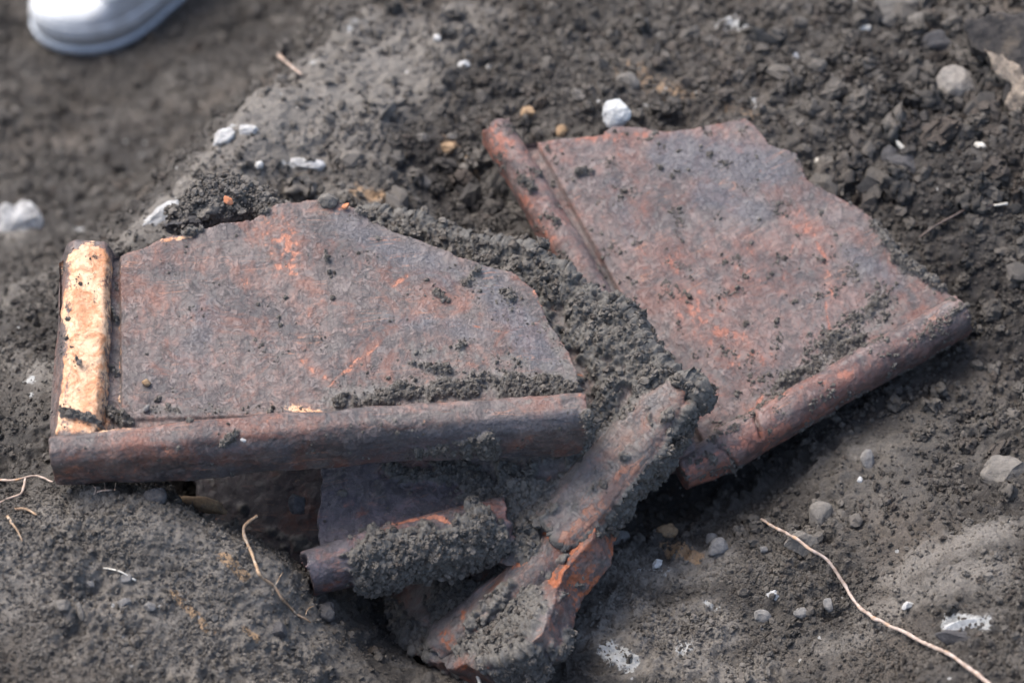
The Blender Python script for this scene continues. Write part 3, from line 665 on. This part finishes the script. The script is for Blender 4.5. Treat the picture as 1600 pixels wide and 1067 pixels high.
pE = solid('tile_body', FE, lambda bm: add_prism(bm, jag(FE, outE, seed=9, amp=.0011), -.022, 0, -.02), .0016, M_tileE, TE, dict(
    blue="1050 240 1200 260 55 .9|1100 300 1180 330 40 .7|960 290 990 380 30 .5|1330 400 1400 440 30 .6", film="1240 600 1400 480 34 .7|1400 420 1460 450 20 .5|1050 430 1110 470 30 .4|1300 560 1240 590 20 .8",
    orange="1090 490 1160 560 45 .45|1180 560 1060 610 40 .4|1230 340 1280 350 25 .45|1250 330 1290 400 12 .5|1300 310 1340 320 14 .3|1290 400 1300 470 6 .5|960 300 1010 330 20 .35|900 220 1050 205 12 .5|1130 400 1180 440 30 .3"
           "|1190 620 1170 650 4 1.1|1290 470 1302 560 3 .6|1240 380 1215 470 3 .5|1060 420 1120 480 30 .3|1085 650 1120 660 20 .3|850 230 880 240 20 .2|1155 232 6 .8",
    mud="1368 350 1400 400 10 1.0|1400 400 1480 450 13 1.0|905 270 915 268 10 .8|925 270 8 .8|1290 540 1380 470 30 .45|1220 600 1340 530 26 .5|1410 410 1460 440 14 .5|1330 510 1340 520 8 .5|1270 400 1290 410 6 .4|1040 440 1070 470 16 .25|1150 290 1170 295 6 .4|1190 590 1220 600 10 .4",
    cut="905 240 895 300 2 -.1"), .9, reliefE, 2, .004)
pathE = uvs(FE, [(1064, 738), (1190, 664), (1350, 572), (1503, 488)], .0)
profE = arc_profile([(-.016, -.015), (-.0135, .012), (-.007, .019), (.008, .019), (.017, .009), (.0185, -.012), (.014, -.030), (-.01, -.030)], .0065)
pE2 = solid('front_flange', FE, lambda bm: add_sweep(bm, pathE, profE, 21, (.001, .003), [.72, 1.05, 1.05, 1.05, 1, 1.0, 1.0, 1.0]), .0015, M_tileE, TE, dict(h=.012,
    orange="1060 750 1140 720 24 .5|1150 700 1170 690 14 .6|1200 690 1290 640 12 .5|1290 600 1340 580 10 .4|1400 540 1480 500 10 .35|1060 740 1240 660 5 .8",
    mud="1100 710 1115 720 7 .55|1130 700 1150 725 4 .5|1080 720 8 .4|1380 560 1500 490 9 .3|1480 500 1510 480 9 .5|1110 690 1150 670 8 .35", cut="1176 648 1190 685 3.2 -1.1|1120 700 1150 720 2.2 -.6|1105 680 1120 700 2 -.4"), 1.0, None, 2, .003)
pathL = uvs(FE, [(774, 200), (860, 345), (960, 517), (1072, 720)], .0)
pE3 = solid('side_flange', FE, lambda bm: add_sweep(bm, pathL, arc_profile([(-.016, -.022), (-.0145, .010), (-.007, .019), (.007, .019), (.0145, .009), (.016, -.022)], .008)*np.array([1, 1]), 24, (.005, .001), [.95, 1, 1, 1]), .0015, M_tileE, TE, dict(h=.013,
    orange="760 200 790 240 22 .6|770 260 800 330 9 .6|810 300 860 380 14 .4|760 215 820 330 5 .8", mud="820 285 835 300 9 .5|850 340 870 350 9 .5|820 260 840 275 6 .4"), 1.0, None, 2, .003)
mud_crumbs(FE, TE, (pE, pE2, pE3), 6500, .0005, .002, .42)

# ------------------------------------------------------------------ stones and clods
def ico(sub):
    bm = bmesh.new(); bmesh.ops.create_icosphere(bm, subdivisions=sub, radius=1)
    V = np.array([v.co[:] for v in bm.verts]); Fc = np.array([[v.index for v in f.verts] for f in bm.faces]); bm.free(); return V, Fc
ICO = {k: ico(k) for k in (3, 4, 5)}
def rock(name, px, py, wpx, hpx, mat, label, cat, seed, depth_ratio=.7, rot=0.0, ang=.35, lift=.25, sub=4, rough=.12, group=None, dd=None):
    """an uneven stone of about wpx by hpx image pixels resting in the soil"""
    d = gdepth(px, py) if dd is None else dd
    if name in ('stone', 'clod'): name = cat.replace(' ', '_')
    if group is None: group = {'pebble': 'pebbles scattered over the soil', 'clod': 'loose clods on the soil'}.get(cat)
    s = PXM*(1+d/D0); V, Fc = ICO[sub]; q = V + 9.1*seed
    # facets: clip by random planes
    g = np.random.default_rng(seed); X = V.copy()
    for _ in range(9):
        n = g.normal(size=3); n /= np.linalg.norm(n); lim = g.uniform(1-ang*1.3, 1-ang*.3)
        t = X@n; X = X - np.outer(np.clip(t-lim, 0, None), n)
    X = X*(1 + rough*2*fbm(q, 1.3, 3, .55, seed)[:, None] + .05*fbm(q, 6, 3, .6, seed+3)[:, None])
    X = X/np.abs(X).max(0)
    a, b = wpx*s/2, hpx*s/2; c = min(a, b)*depth_ratio*1.1
    cr, sr = math.cos(rot), math.sin(rot)
    e1 = R*cr + U*sr; e2 = -R*sr + U*cr
    Vw = X[:, :1]*a*e1 + X[:, 1:2]*b*e2 + X[:, 2:3]*c*(-F)
    me = np_mesh(name, Vw, Fc); me.materials.append(mat)
    o = bpy.data.objects.new(name, me); o.location = W(px, py, d) - F*c*(lift*.55 if lift > 0 else lift); link(o); tag(o, label, cat, group); return o
M_chalk = simple_mat('dirty_chalk', (.30, .29, .275), (.60, .59, .57), 60, .85, .8, .003, c3=(.14, .13, .115))
M_white = simple_mat('chalky_white', (.33, .32, .30), (.64, .63, .60), 150, .8, .6, .002, c3=(.20, .18, .155))
M_bone = simple_mat('bone_white', (.42, .39, .33), (.64, .60, .52), 150, .6, .3, .001)
M_grey = simple_mat('grey_stone', (.12, .113, .105), (.23, .218, .205), 90, .8, .7, .0025, c3=(.12, .11, .10))
M_clayl = simple_mat('clay_lump', (.12, .108, .094), (.20, .18, .155), 70, .85, .8, .003, c3=(.08, .07, .062))
M_round = simple_mat('mottled_stone', (.14, .125, .11), (.26, .235, .205), 140, .75, .6, .002, c3=(.33, .29, .24))
M_dark = simple_mat('dark_clod', (.045, .042, .042), (.10, .095, .095), 90, .8, .8, .003, c3=(.03, .027, .026))
M_rust = simple_mat('brick_bit', (.42, .14, .06), (.58, .25, .13), 150, .85, .5, .0015, c3=(.16, .11, .09))
M_ochre = simple_mat('ochre_lump', (.22, .14, .08), (.40, .27, .15), 120, .85, .7, .002, c3=(.12, .10, .08))
M_slate = simple_mat('dark_slate', (.022, .020, .020), (.055, .048, .043), 60, .85, .8, .003, c3=(.10, .08, .06))

rock('stone', 1491, 137, 62, 70, M_round, 'round mottled grey-brown stone below left of the dark slab in the top right corner', 'stone', 11, .6, .3, .2, .5, 5, .06)
rock('stone', 963, 180, 46, 62, simple_mat('white_plaster', (.30, .30, .29), (.60, .60, .58), 70, .8, .8, .003, c3=(.25, .24, .22)), 'rounded white chalk stone behind the upper edge of the rear tile', 'stone', 12, .8, 0, .25, .5, 5, .1, dd=FE.depth(963, 200)+.02)
rock('stone', 725, 102, 20, 14, M_white, 'tiny bright white pebble on the brown soil left of the top centre', 'pebble', 13, .8, .1, .3, .6)
rock('stone', 764, 105, 10, 9, M_bone, 'tiny cream pebble just right of the bright white pebble', 'pebble', 14, .8, 0, .3, .6, 3)
rock('stone', 683, 61, 13, 14, M_white, 'blurred white pebble above and left of the bright white pebble', 'pebble', 15, .8, 0, .3, .6, 3)
rock('stone', 405, 259, 14, 15, M_white, 'small round white pebble between the two pale chalk crusts', 'pebble', 16, .9, 0, .2, .7, 3)
rock('stone', 1242, 90, 22, 14, M_white, 'white angular pebble at the upper middle right, left of a tiny one', 'pebble', 17, .8, .4, .5, .6)
rock('stone', 1257, 96, 9, 12, M_white, 'tiny white pebble touching the white angular pebble', 'pebble', 18, .8, .9, .5, .6, 3)
rock('stone', 1349, 43, 24, 15, M_bone, 'cream pebble near the top right, beside a grey lump', 'pebble', 19, .8, -.4, .4, .6)
rock('stone', 1408, 85, 22, 9, M_bone, 'thin cream splinter lying near the top right', 'bone splinter', 20, .8, .3, .3, .7)
rock('stone', 1279, 254, 12, 17, M_bone, 'cream oval pebble right next to the broken edge of the rear tile', 'pebble', 21, .8, .5, .2, .7)
rock('bone_splinter', 1410, 232, 34, 8, M_bone, 'white stick-like splinter on dark soil right of the rear tile', 'bone splinter', 22, .9, -.85, .15, .8)
rock('stone', 1532, 228, 22, 13, M_bone, 'off-white pebble below right of the round mottled stone', 'pebble', 23, .8, -.15, .3, .6)
rock('stone', 1508, 98, 18, 12, M_white, 'white chip above the round mottled stone beside the dark slab', 'pebble', 24, .6, -.7, .5, .6)
rock('stone', 1521, 112, 15, 8, M_white, 'small flat white chip touching the right side of the round stone', 'pebble', 25, .6, 0, .4, .7)
rock('stone', 1395, 242, 40, 34, M_dark, 'dark smooth clod under the white stick-like splinter', 'clod', 26, .6, .5, .4, .1)
rock('stone', 1410, 260, 46, 40, M_dark, 'dark blue-grey clod right of the rear tile', 'clod', 27, .6, .2, .45, .1)
rock('stone', 1395, 15, 110, 80, M_clayl, 'large grey clay lump at the top edge near the right corner', 'clay lump', 28, .6, .1, .35, .1, 5)
rock('clod', 1462, 68, 50, 40, M_dark, 'dark bluish clod above the round mottled stone', 'clod', 29, .6, .2, .4, .2)
rock('clod', 1440, 35, 42, 36, M_clayl, 'medium grey clod beside the large lump at the top edge', 'clod', 30, .6, .2, .4, .2)
rock('clod', 1572, 742, 84, 66, M_clayl, 'large layered clay clod at the right edge below the middle', 'clod', 31, .6, -.5, .4, .3, 5)
rock('clod', 1258, 848, 66, 44, M_clayl, 'flat pale clay lump touching the long pale root', 'clay lump', 32, .5, .35, .45, .3, 5)
rock('clod', 1283, 806, 46, 50, M_clayl, 'rounded clay lump behind the flat pale one by the long root', 'clay lump', 33, .5, .6, .3, .1)
rock('stone', 1358, 720, 26, 40, M_grey, 'upright grey stone on the dark slope below the rear tile', 'stone', 34, .6, .25, .5, .3)
rock('stone', 1342, 750, 12, 14, M_white, 'small pale blue-white chip below the upright grey stone', 'pebble', 35, .6, .2, .5, .6, 3)
rock('stone', 1207, 931, 24, 18, M_white, 'angular white chip on the soil left of the long pale root', 'pebble', 36, .6, .5, .6, .6)
rock('stone', 1252, 957, 26, 19, M_grey, 'round pale grey pebble below the angular white chip', 'pebble', 37, .8, 0, .2, .5)
rock('stone', 1295, 945, 18, 24, M_grey, 'small grey pebble just left of the long pale root', 'pebble', 38, .8, .2, .3, .5)
rock('stone', 1190, 962, 30, 24, M_grey, 'grey pebble left of the round pale grey pebble', 'pebble', 39, .7, .1, .3, .3)
rock('stone', 1420, 946, 24, 16, M_white, 'white chip on a small clod right of the long pale root', 'pebble', 40, .6, .7, .6, .6)
rock('stone', 1512, 974, 80, 22, M_white, 'flat white chalk slab at the lower right, set in grey clay', 'stone', 41, .5, .15, .5, .2, 5)
rock('clod', 1500, 998, 80, 34, M_dark, 'dark blue-grey clod under the flat white chalk slab', 'clod', 42, .5, -.1, .4, .2)
rock('stone', 1120, 855, 0+36, 32, M_grey, 'grey stone left of the start of the long root', 'stone', 43, .6, .1, .35, .3)
rock('stone', 1112, 842, 20, 20, M_grey, 'small grey pebble up against the grey stone near the long root', 'pebble', 44, .8, .1, .2, .4, 3)
rock('stone', 962, 842, 50, 34, M_grey, 'pale grey stone in the shade right of the orange fracture', 'stone', 45, .6, .1, .4, .3)
rock('clod', 1042, 830, 36, 26, M_ochre, 'small ochre clod in the shade below the corner of the rear tile', 'clod', 46, .6, 0, .3, .3)
rock('stone', 1028, 880, 22, 16, M_white, 'white chip on the pale clay patch below the rear tile', 'pebble', 47, .6, .3, .5, .4)
rock('stone', 1193, 858, 14, 12, M_grey, 'tiny blue-grey pebble between the long root and the grey stone', 'pebble', 48, .8, 0, .3, .5, 3)
rock('clod', 470, 788, 38, 36, M_dark, 'dark cube-like clod lying in the gap under the front tile', 'clod', 49, .7, .1, .55, .6, dd=.05)
rock('clod', 242, 776, 42, 38, M_dark, 'blue-grey clod on the top edge of the foreground mound', 'clod', 50, .7, .6, .35, .1)
rock('wood_scrap', 315, 786, 90, 26, M_ochre, 'brown-orange scrap in the dark gap under the front tile', 'wood scrap', 51, .6, -.25, .3, .5, dd=.06)
rock('stone', 197, 903, 22, 17, M_grey, 'pale pebble high on the left part of the foreground mound', 'pebble', 152, .8, .2, .3, .5)
rock('stone', 140, 912, 19, 15, M_grey, 'bluish pebble left of the pale pebble on the foreground mound', 'pebble', 53, .8, -.2, .3, .5)
rock('stone', 195, 942, 24, 18, M_grey, 'whitish pebble in the middle of the pebbles on the foreground mound', 'pebble', 54, .8, .1, .3, .5)
rock('stone', 234, 948, 20, 17, M_grey, 'grey pebble right of the whitish one on the foreground mound', 'pebble', 55, .8, 0, .35, .5)
rock('stone', 126, 955, 12, 34, M_clayl, 'long thin upright clod on the foreground mound', 'clod', 56, .8, .25, .35, .5)
rock('stone', 98, 945, 26, 22, M_clayl, 'angular grey clod left of the thin upright one', 'clod', 57, .8, .25, .5, .5)
rock('stone', 333, 965, 18, 15, M_clayl, 'pale clod at the end of the ochre streak', 'clod', 58, .8, .25, .4, .5)
rock('clod', 435, 985, 34, 30, M_dark, 'dark crumbly clod below the tip of the short curled root', 'clod', 59, .8, .25, .4, .3)
rock('clod', 510, 955, 40, 34, M_dark, 'dark clod at the right edge of the foreground mound', 'clod', 60, .7, .1, .4, .3)
rock('stone', 22, 356, 92, 84, M_chalk, 'pale blurred chalk boulder at the far left edge', 'stone', 61, .5, .5, .5, -.5, 5, .22)
rock('stone', 348, 216, 44, 30, M_chalk, 'dusty pale stone set in the edge of the bank behind the front tile', 'stone', 161, .6, .7, .4, .15, 4, .2)
rock('stone', 385, 204, 40, 20, M_chalk, 'small dusty white stone right beside the pale stone on the bank edge', 'stone', 162, .6, .1, .4, .15, 4, .2)
rock('stone', 480, 256, 60, 22, M_chalk, 'low dusty white stone lying on the bank right of the small round white pebble', 'stone', 163, .6, -.1, .4, .1, 4, .2)
rock('stone', 250, 342, 84, 34, M_chalk, 'pale streaked stone behind the top left corner of the front tile', 'stone', 62, .5, .6, .4, .0, 5)
for k, (x, y, s_) in enumerate([(702, 232, 26), (735, 245, 26), (705, 215, 20), (824, 178, 30), (876, 205, 26), (727, 270, 34), (665, 285, 24), (905, 150, 30), (980, 130, 44), (660, 215, 22)]):
    rock('clod', x, y, s_, s_*.8, M_ochre if k in (0, 1, 3, 4) else M_clayl, ['brown nut-sized clod nearest the end of the rear tile flange', 'ochre clod just left of the rear tile flange end', 'small clod above the brown nut-sized clod',
        'ochre brown clod right above the gap beside the rear tile flange', 'brown clod between the flange end and the white chalk stone', 'pale clod below the ochre clod, left of the rear flange',
        'clod at the edge of the dark hollow between the tiles', 'brownish clod up left of the white chalk stone', 'big rounded earth clod above the white chalk stone', 'grey clod left of the brown nut-sized clod'][k], 'clod', 70+k, .8, .3*k, .3, .3)
rock('brick_chip', 541, 322, 16, 9, M_rust, 'bright orange chip on the back edge of the front tile', 'brick chip', 90, .8, .5, .4, .6, 3, dd=FA.depth(541, 322)-.004)
rock('clod', 513, 314, 32, 24, M_clayl, 'rounded clod perched on the top of the front tile edge', 'clod', 91, .8, -.3, .2, .4, dd=FA.depth(513, 314)-.004)
rock('stone', 380, 687, 9, 9, M_white, 'tiny white chip on the front flange of the front tile', 'pebble', 92, .6, .3, .5, .4, 3, dd=FA.depth(380, 687)-.026)
rock('stone', 229, 638, 16, 9, M_grey, 'small pale oblong pebble in the lower left of the front tile', 'pebble', 93, .9, .9, .2, .7, 3, dd=FA.depth(229, 638)-.002)
rock('stone', 229, 598, 12, 14, M_ochre, 'tiny ochre crumb on the left part of the front tile', 'pebble', 94, .9, .9, .3, .7, 3, dd=FA.depth(229, 598)-.002)

# earth clump leaning behind the front tile
me_c = []
for k, (x, y, a_, b_, dd_) in enumerate([(345, 312, 120, 78, .095), (395, 318, 90, 60, .10), (300, 345, 90, 60, .10)]):
    rock('earth_clump', x, y, a_, b_, M_clayl if k < 2 else M_dark, ['crumbly dark earth clump standing up behind the front tile', 'lower right shoulder of crumbled earth behind the front tile', 'low dark earth lump left of the earth clump behind the front tile'][k],
         'clod', 100+k, .8, .1, .35, .0, 5, .25, dd=dd_)
def crumb_patch(name, label, spots, mat=M_mudcrumb, hi=.0045, cat='soil'):
    P = []; S = []
    for x, y, rx, ry, d, n in spots:
        a = rng.normal(size=(n, 3)); a /= np.linalg.norm(a, axis=1)[:, None]; a *= rng.uniform(.75, 1.05, n)[:, None]
        a[:, 2] = np.abs(a[:, 2])
        c = W(x, y, d); P.append(c + a[:, :1]*rx*PXM*R + a[:, 1:2]*ry*PXM*U - a[:, 2:3]*min(rx, ry)*PXM*.75*F); S.append(pareto(n, .0009, hi, 1.5))
    o = crumbs(name, np.concatenate(P), np.concatenate(S), mat); tag(o, label, cat); return o
crumb_patch('soil_crumbs', 'crumbs coating the earth clump behind the front tile', [(345, 312, 60, 40, .095, 700), (395, 318, 46, 32, .10, 400), (300, 345, 46, 30, .10, 300), (430, 330, 30, 18, .085, 150)])
rock('brick_chip', 356, 314, 20, 14, M_rust, 'orange chip stuck in the earth clump behind the front tile', 'brick chip', 95, .8, -.8, .4, .9, 3, dd=.072)

# dark slab top right
def slab():
    d = gdepth(1540, 110)
    fr = Frame((1510, 40, d-.03), (1610, 40, d-.045), (1590, 200, d-.05), (1510, 60), (1610, 60))
    t = thing('stone_slab', fr, 'dark flat slab with a pale streaked broken edge in the top right corner', 'stone slab')
    o1 = [(1508, 28), (1545, 22), (1640, 30), (1700, 60), (1700, 230), (1625, 215), (1590, 190), (1566, 155), (1575, 130), (1545, 95), (1515, 65)]
    solid('slab_body', fr, lambda bm: add_prism(bm, jag(fr, o1, seed=31, amp=.004), -.03, 0), .0022, M_slate, t, {}, 2.5)
    o2 = [(1533, 72), (1560, 82), (1585, 100), (1620, 140), (1640, 225), (1600, 200), (1572, 165), (1580, 135), (1552, 105)]
    solid('broken_edge', fr, lambda bm: add_prism(bm, jag(fr, o2, seed=33, amp=.003), -.02, .004), .002, simple_mat('streaked_slate', (.09, .07, .055), (.36, .29, .22), 70, .8, .8, .003, c3=(.05, .045, .042)), t, {}, 3)
slab()

# ------------------------------------------------------------------ roots
def tube(name, P, r0, r1, mat, label, cat='root', group=None, seed=0, parent=None):
    P = np.array(P); seg = np.linalg.norm(np.diff(P, axis=0), axis=1); s = np.r_[0, np.cumsum(seg)]
    n = max(6, int(s[-1]/.0018)); t = np.linspace(0, s[-1], n)
    X = np.stack([np.interp(t, s, P[:, k]) for k in range(3)], 1)
    for _ in range(4): X[1:-1] = (X[:-2]+X[1:-1]*2+X[2:])/4
    X += np.stack([noise3(X+7*k+seed, 90, seed+k) for k in range(3)], 1)*.0007
    T = np.gradient(X, axis=0); T /= np.linalg.norm(T, axis=1)[:, None]
    A = np.cross(T, [0.3, .5, .81]); A /= np.linalg.norm(A, axis=1)[:, None]; B = np.cross(T, A)
    rr = (r0 + (r1-r0)*t/s[-1])*(1+.35*noise3(X+3, 160, seed+9)); m = 8
    V = np.concatenate([[X[i] + rr[i]*(A[i]*math.cos(a)+B[i]*math.sin(a)) for a in np.linspace(0, 2*math.pi, m, endpoint=False)] for i in range(n)])
    Fc = [[i*m+k, i*m+(k+1) % m, (i+1)*m+(k+1) % m, (i+1)*m+k] for i in range(n-1) for k in range(m)]
    V = np.r_[V, [X[0]-T[0]*rr[0]*.5], [X[-1]+T[-1]*rr[-1]*.5]]
    Fc += [[n*m, (k+1) % m, k, k] for k in range(0)]
    org = X[0].copy(); me = bpy.data.meshes.new(name)
    faces = [tuple(f) for f in Fc] + [(n*m, (k+1) % m, k) for k in range(m)] + [(n*m+1, (n-1)*m+k, (n-1)*m+(k+1) % m) for k in range(m)]
    if parent is not None: org = np.array(parent.location)
    me.from_pydata([tuple(v) for v in V-org], [], faces); me.materials.append(mat)
    me.polygons.foreach_set('use_smooth', np.ones(len(me.polygons), bool))
    o = bpy.data.objects.new(name, me)
    if parent is None: o.location = org; link(o); tag(o, label, cat, 'roots sticking out of the soil')
    else: link(o, parent)
    return o
M_root = simple_mat('root_bark', (.20, .12, .07), (.42, .29, .18), 200, .7, .5, .0008, c3=(.5, .42, .33))
M_rootp = simple_mat('pale_root', (.24, .17, .13), (.46, .37, .31), 160, .65, .4, .0008, c3=(.42, .24, .12))
M_rootd = simple_mat('dark_root', (.06, .045, .04), (.15, .11, .09), 160, .7, .4, .0008)
def gp(L, lift=.003): return [gpoint(x, y, lift + (q[0] if q else 0)) for x, y, *q in L]
b0 = gdepth(460, 950)
rt = tube('root', [W(402, 806, -.030), W(390, 812, -.034), W(380, 824, -.036), W(382, 840, -.038), W(392, 860, -.044), W(399, 880, -.055), W(404, 896, -.066)]
      + gp([(415, 905, .004), (432, 915, .003), (440, 932, .003), (455, 950), (470, 962), (486, 972)], .003), .0016, .0009, M_root, 'short curled brown root standing up from the foreground mound', seed=1)
tube('rootlet', gp([(432, 912), (437, 902), (443, 893)], .005), .0005, .0003, M_root, '', parent=rt, seed=2)
tube('rootlet', gp([(478, 960), (482, 948), (492, 945)], .005), .0006, .0003, M_root, '', parent=rt, seed=3)
tube('root', gp([(1186, 808, .016), (1205, 820, .017), (1232, 833, .022), (1262, 855, .026), (1282, 866, .018), (1300, 885, .012), (1318, 915, .01), (1338, 945, .008), (1365, 965, .006), (1410, 985, .006), (1440, 1002, .006), (1480, 1018, .008), (1510, 1040, .008), (1545, 1068, .01)], .003),
     .0012, .0019, M_rootp, 'long pale wavy root running down to the lower right corner', seed=4)
rl = tube('root', gp([(-30, 752), (0, 750), (28, 750), (42, 745), (60, 742), (85, 752)], .006), .0013, .0007, M_rootp, 'forked pale root at the left edge beside the front tile corner', seed=5)
tube('rootlet', gp([(42, 745), (40, 758), (34, 772), (15, 778), (-10, 790)], .006), .0011, .0009, M_rootp, '', parent=rl, seed=6)
tube('root', gp([(24, 795), (38, 793), (50, 798), (58, 804)], .004), .0017, .0009, M_root, 'short orange-brown root on the left end of the foreground mound', seed=7)
tube('root', gp([(12, 806), (22, 818), (30, 832), (36, 845)], .003), .0013, .0006, M_root, 'thin curved brown root below the short orange-brown one', seed=8)
r3 = tube('root', gp([(148, 770), (158, 766), (172, 765), (184, 764)], .006), .0005, .0004, M_rootp, 'hair-thin root with upright tips below the front tile corner', seed=9)
for k, q in enumerate([[(150, 770), (152, 762), (146, 757)], [(166, 766), (166, 756), (163, 750)], [(181, 764), (183, 755), (182, 745)], [(155, 767), (157, 760), (160, 760)]]):
    tube('rootlet', gp(q, .007), .0005, .0003, M_rootp, '', parent=r3, seed=10+k)
tube('root', gp([(162, 886), (180, 889), (195, 896), (212, 906)], .002), .0006, .0008, M_bone, 'small cream rootlet lying on the foreground mound', seed=15)
tube('root', gp([(436, 88), (450, 100), (462, 110), (472, 118)], .006), .002, .0012, M_rootp, 'blurred pale root on the ridge at the upper left', seed=16)
tube('root', gp([(1570, 319), (1540, 323), (1508, 328), (1480, 342), (1455, 356), (1435, 372)], .005), .0015, .0008, M_rootd, 'dark thin root on the soil at the right edge', seed=17)
tube('root', gp([(1572, 319), (1562, 320), (1552, 322)], .006), .0014, .0009, M_bone, 'white tip at the right end of the dark thin root', seed=18)
tube('root', [gpoint(752, 1075, .02), gpoint(750, 1058, .03), gpoint(746, 1044, .034)], .0022, .0014, M_bone, 'out of focus white shoot tip at the bottom edge', seed=19)

# ------------------------------------------------------------------ sneaker on the far lower ground
def sneaker():
    M_up = simple_mat('white_leather', (.50, .51, .51), (.62, .63, .63), 30, .6, .1, .001, c3=(.40, .39, .37))
    M_sole = simple_mat('grey_rubber', (.30, .30, .29), (.38, .37, .35), 60, .6, .2, .001)
    M_out = simple_mat('pale_rubber', (.52, .56, .60), (.62, .66, .70), 60, .6, .2, .001)
    M_seam = simple_mat('grey_seam', (.28, .31, .34), (.36, .39, .42), 60, .6, .2, .001)
    base = gpoint(66, 74, .0)
    root = bpy.data.objects.new('sneaker', None); link(root)
    root.location = base; root.rotation_euler = (0, 0, math.radians(40)); tag(root, 'white sneaker with a grey sole band, cut off by the top left corner', 'shoe')
    L = .25; m = 28
    def outline(t):   # t 0 toe .. 1 heel
        a = math.sqrt(max(0, 1-(1-min(t, .36)/.36)**2)); c = math.sqrt(max(0, 1-((max(t, .8)-.8)/.2)**2))
        return max(.060*a*(1-.30*sstep(.36, .75, np.array(t)).item())*c, .002)
    def loft(name, zlo, zhi, grow_lo, grow_hi, mat, arch=0.0, levels=5):
        V = []; 
        for j in range(levels+1):
            q = j/levels; zz = zlo+(zhi-zlo)*q; gr = grow_lo+(grow_hi-grow_lo)*q
            for i in range(m*2):
                a = math.pi*i/m; t = .5-.5*math.cos(a); hw = outline(t)*(1 if math.sin(a) >= 0 else -1)
                V.append((t*L+(t-.5)*2*gr, hw*(1+gr/.035), zz + .012*max(0, 1-t/.3)**2))
        Fc = [(j*2*m+i, j*2*m+(i+1) % (2*m), (j+1)*2*m+(i+1) % (2*m), (j+1)*2*m+i) for j in range(levels) for i in range(2*m)]
        Fc += [tuple(range(2*m))[::-1], tuple(levels*2*m+i for i in range(2*m))]
        me = bpy.data.meshes.new(name); me.from_pydata(V, [], Fc); me.materials.append(mat)
        me.polygons.foreach_set('use_smooth', np.ones(len(me.polygons), bool)); return link(bpy.data.objects.new(name, me), root)
    loft('outsole', .0, .010, .002, .004, M_out); loft('midsole_band', .0102, .024, .001, .001, M_sole); loft('foxing', .0242, .040, .003, .001, M_out if False else M_up)
    # upper: shell rising towards the ankle
    V = []; lev = 10
    for j in range(lev+1):
        q = j/lev
        for i in range(2*m):
            a = math.pi*i/m; t = .5-.5*math.cos(a); s_ = 1 if math.sin(a) >= 0 else -1
            top = .022+.075*sstep(.12, .55, np.array(t)).item()
            shrink = 1-.62*q**2.2; hw = outline(t)*s_*shrink
            V.append((t*L+(.5-t)*.07*q**2.2, hw, .038+top*math.sin(q*1.5708)+.012*max(0, 1-t/.3)**2*(1-q)))
    Fc = [(j*2*m+i, j*2*m+(i+1) % (2*m), (j+1)*2*m+(i+1) % (2*m), (j+1)*2*m+i) for j in range(lev) for i in range(2*m)] + [tuple(lev*2*m+i for i in range(2*m))]
    me = bpy.data.meshes.new('upper'); me.from_pydata(V, [], Fc); me.materials.append(M_up)
    me.polygons.foreach_set('use_smooth', np.ones(len(me.polygons), bool)); link(bpy.data.objects.new('upper', me), root)
    # raised toe-cap seam across the upper
    V = []
    for k in range(21):
        y = -1+2*k/20; tt = .36-.13*(1-y*y)**.5; q = 1-abs(y)*.72
        hw = outline(tt)*(1-.62*q**2.2); top = .022+.075*sstep(.12, .55, np.array(tt)).item()
        x = tt*L+(.5-tt)*.07*q**2.2; zz = .038+top*math.sin(q*1.5708)+.002
        yy = (1 if y >= 0 else -1)*hw*min(1, abs(y)*2.2)
        for dx, dz in ((-.0025, 0), (.0025, 0), (.0025, .003), (-.0025, .003)): V.append((x+dx, yy, zz+dz))
    Fc = [(i*4+k, i*4+(k+1) % 4, (i+1)*4+(k+1) % 4, (i+1)*4+k) for i in range(20) for k in range(4)]
    me = bpy.data.meshes.new('seam'); me.from_pydata(V, [], Fc); me.materials.append(M_seam); link(bpy.data.objects.new('seam', me), root)
sneaker()
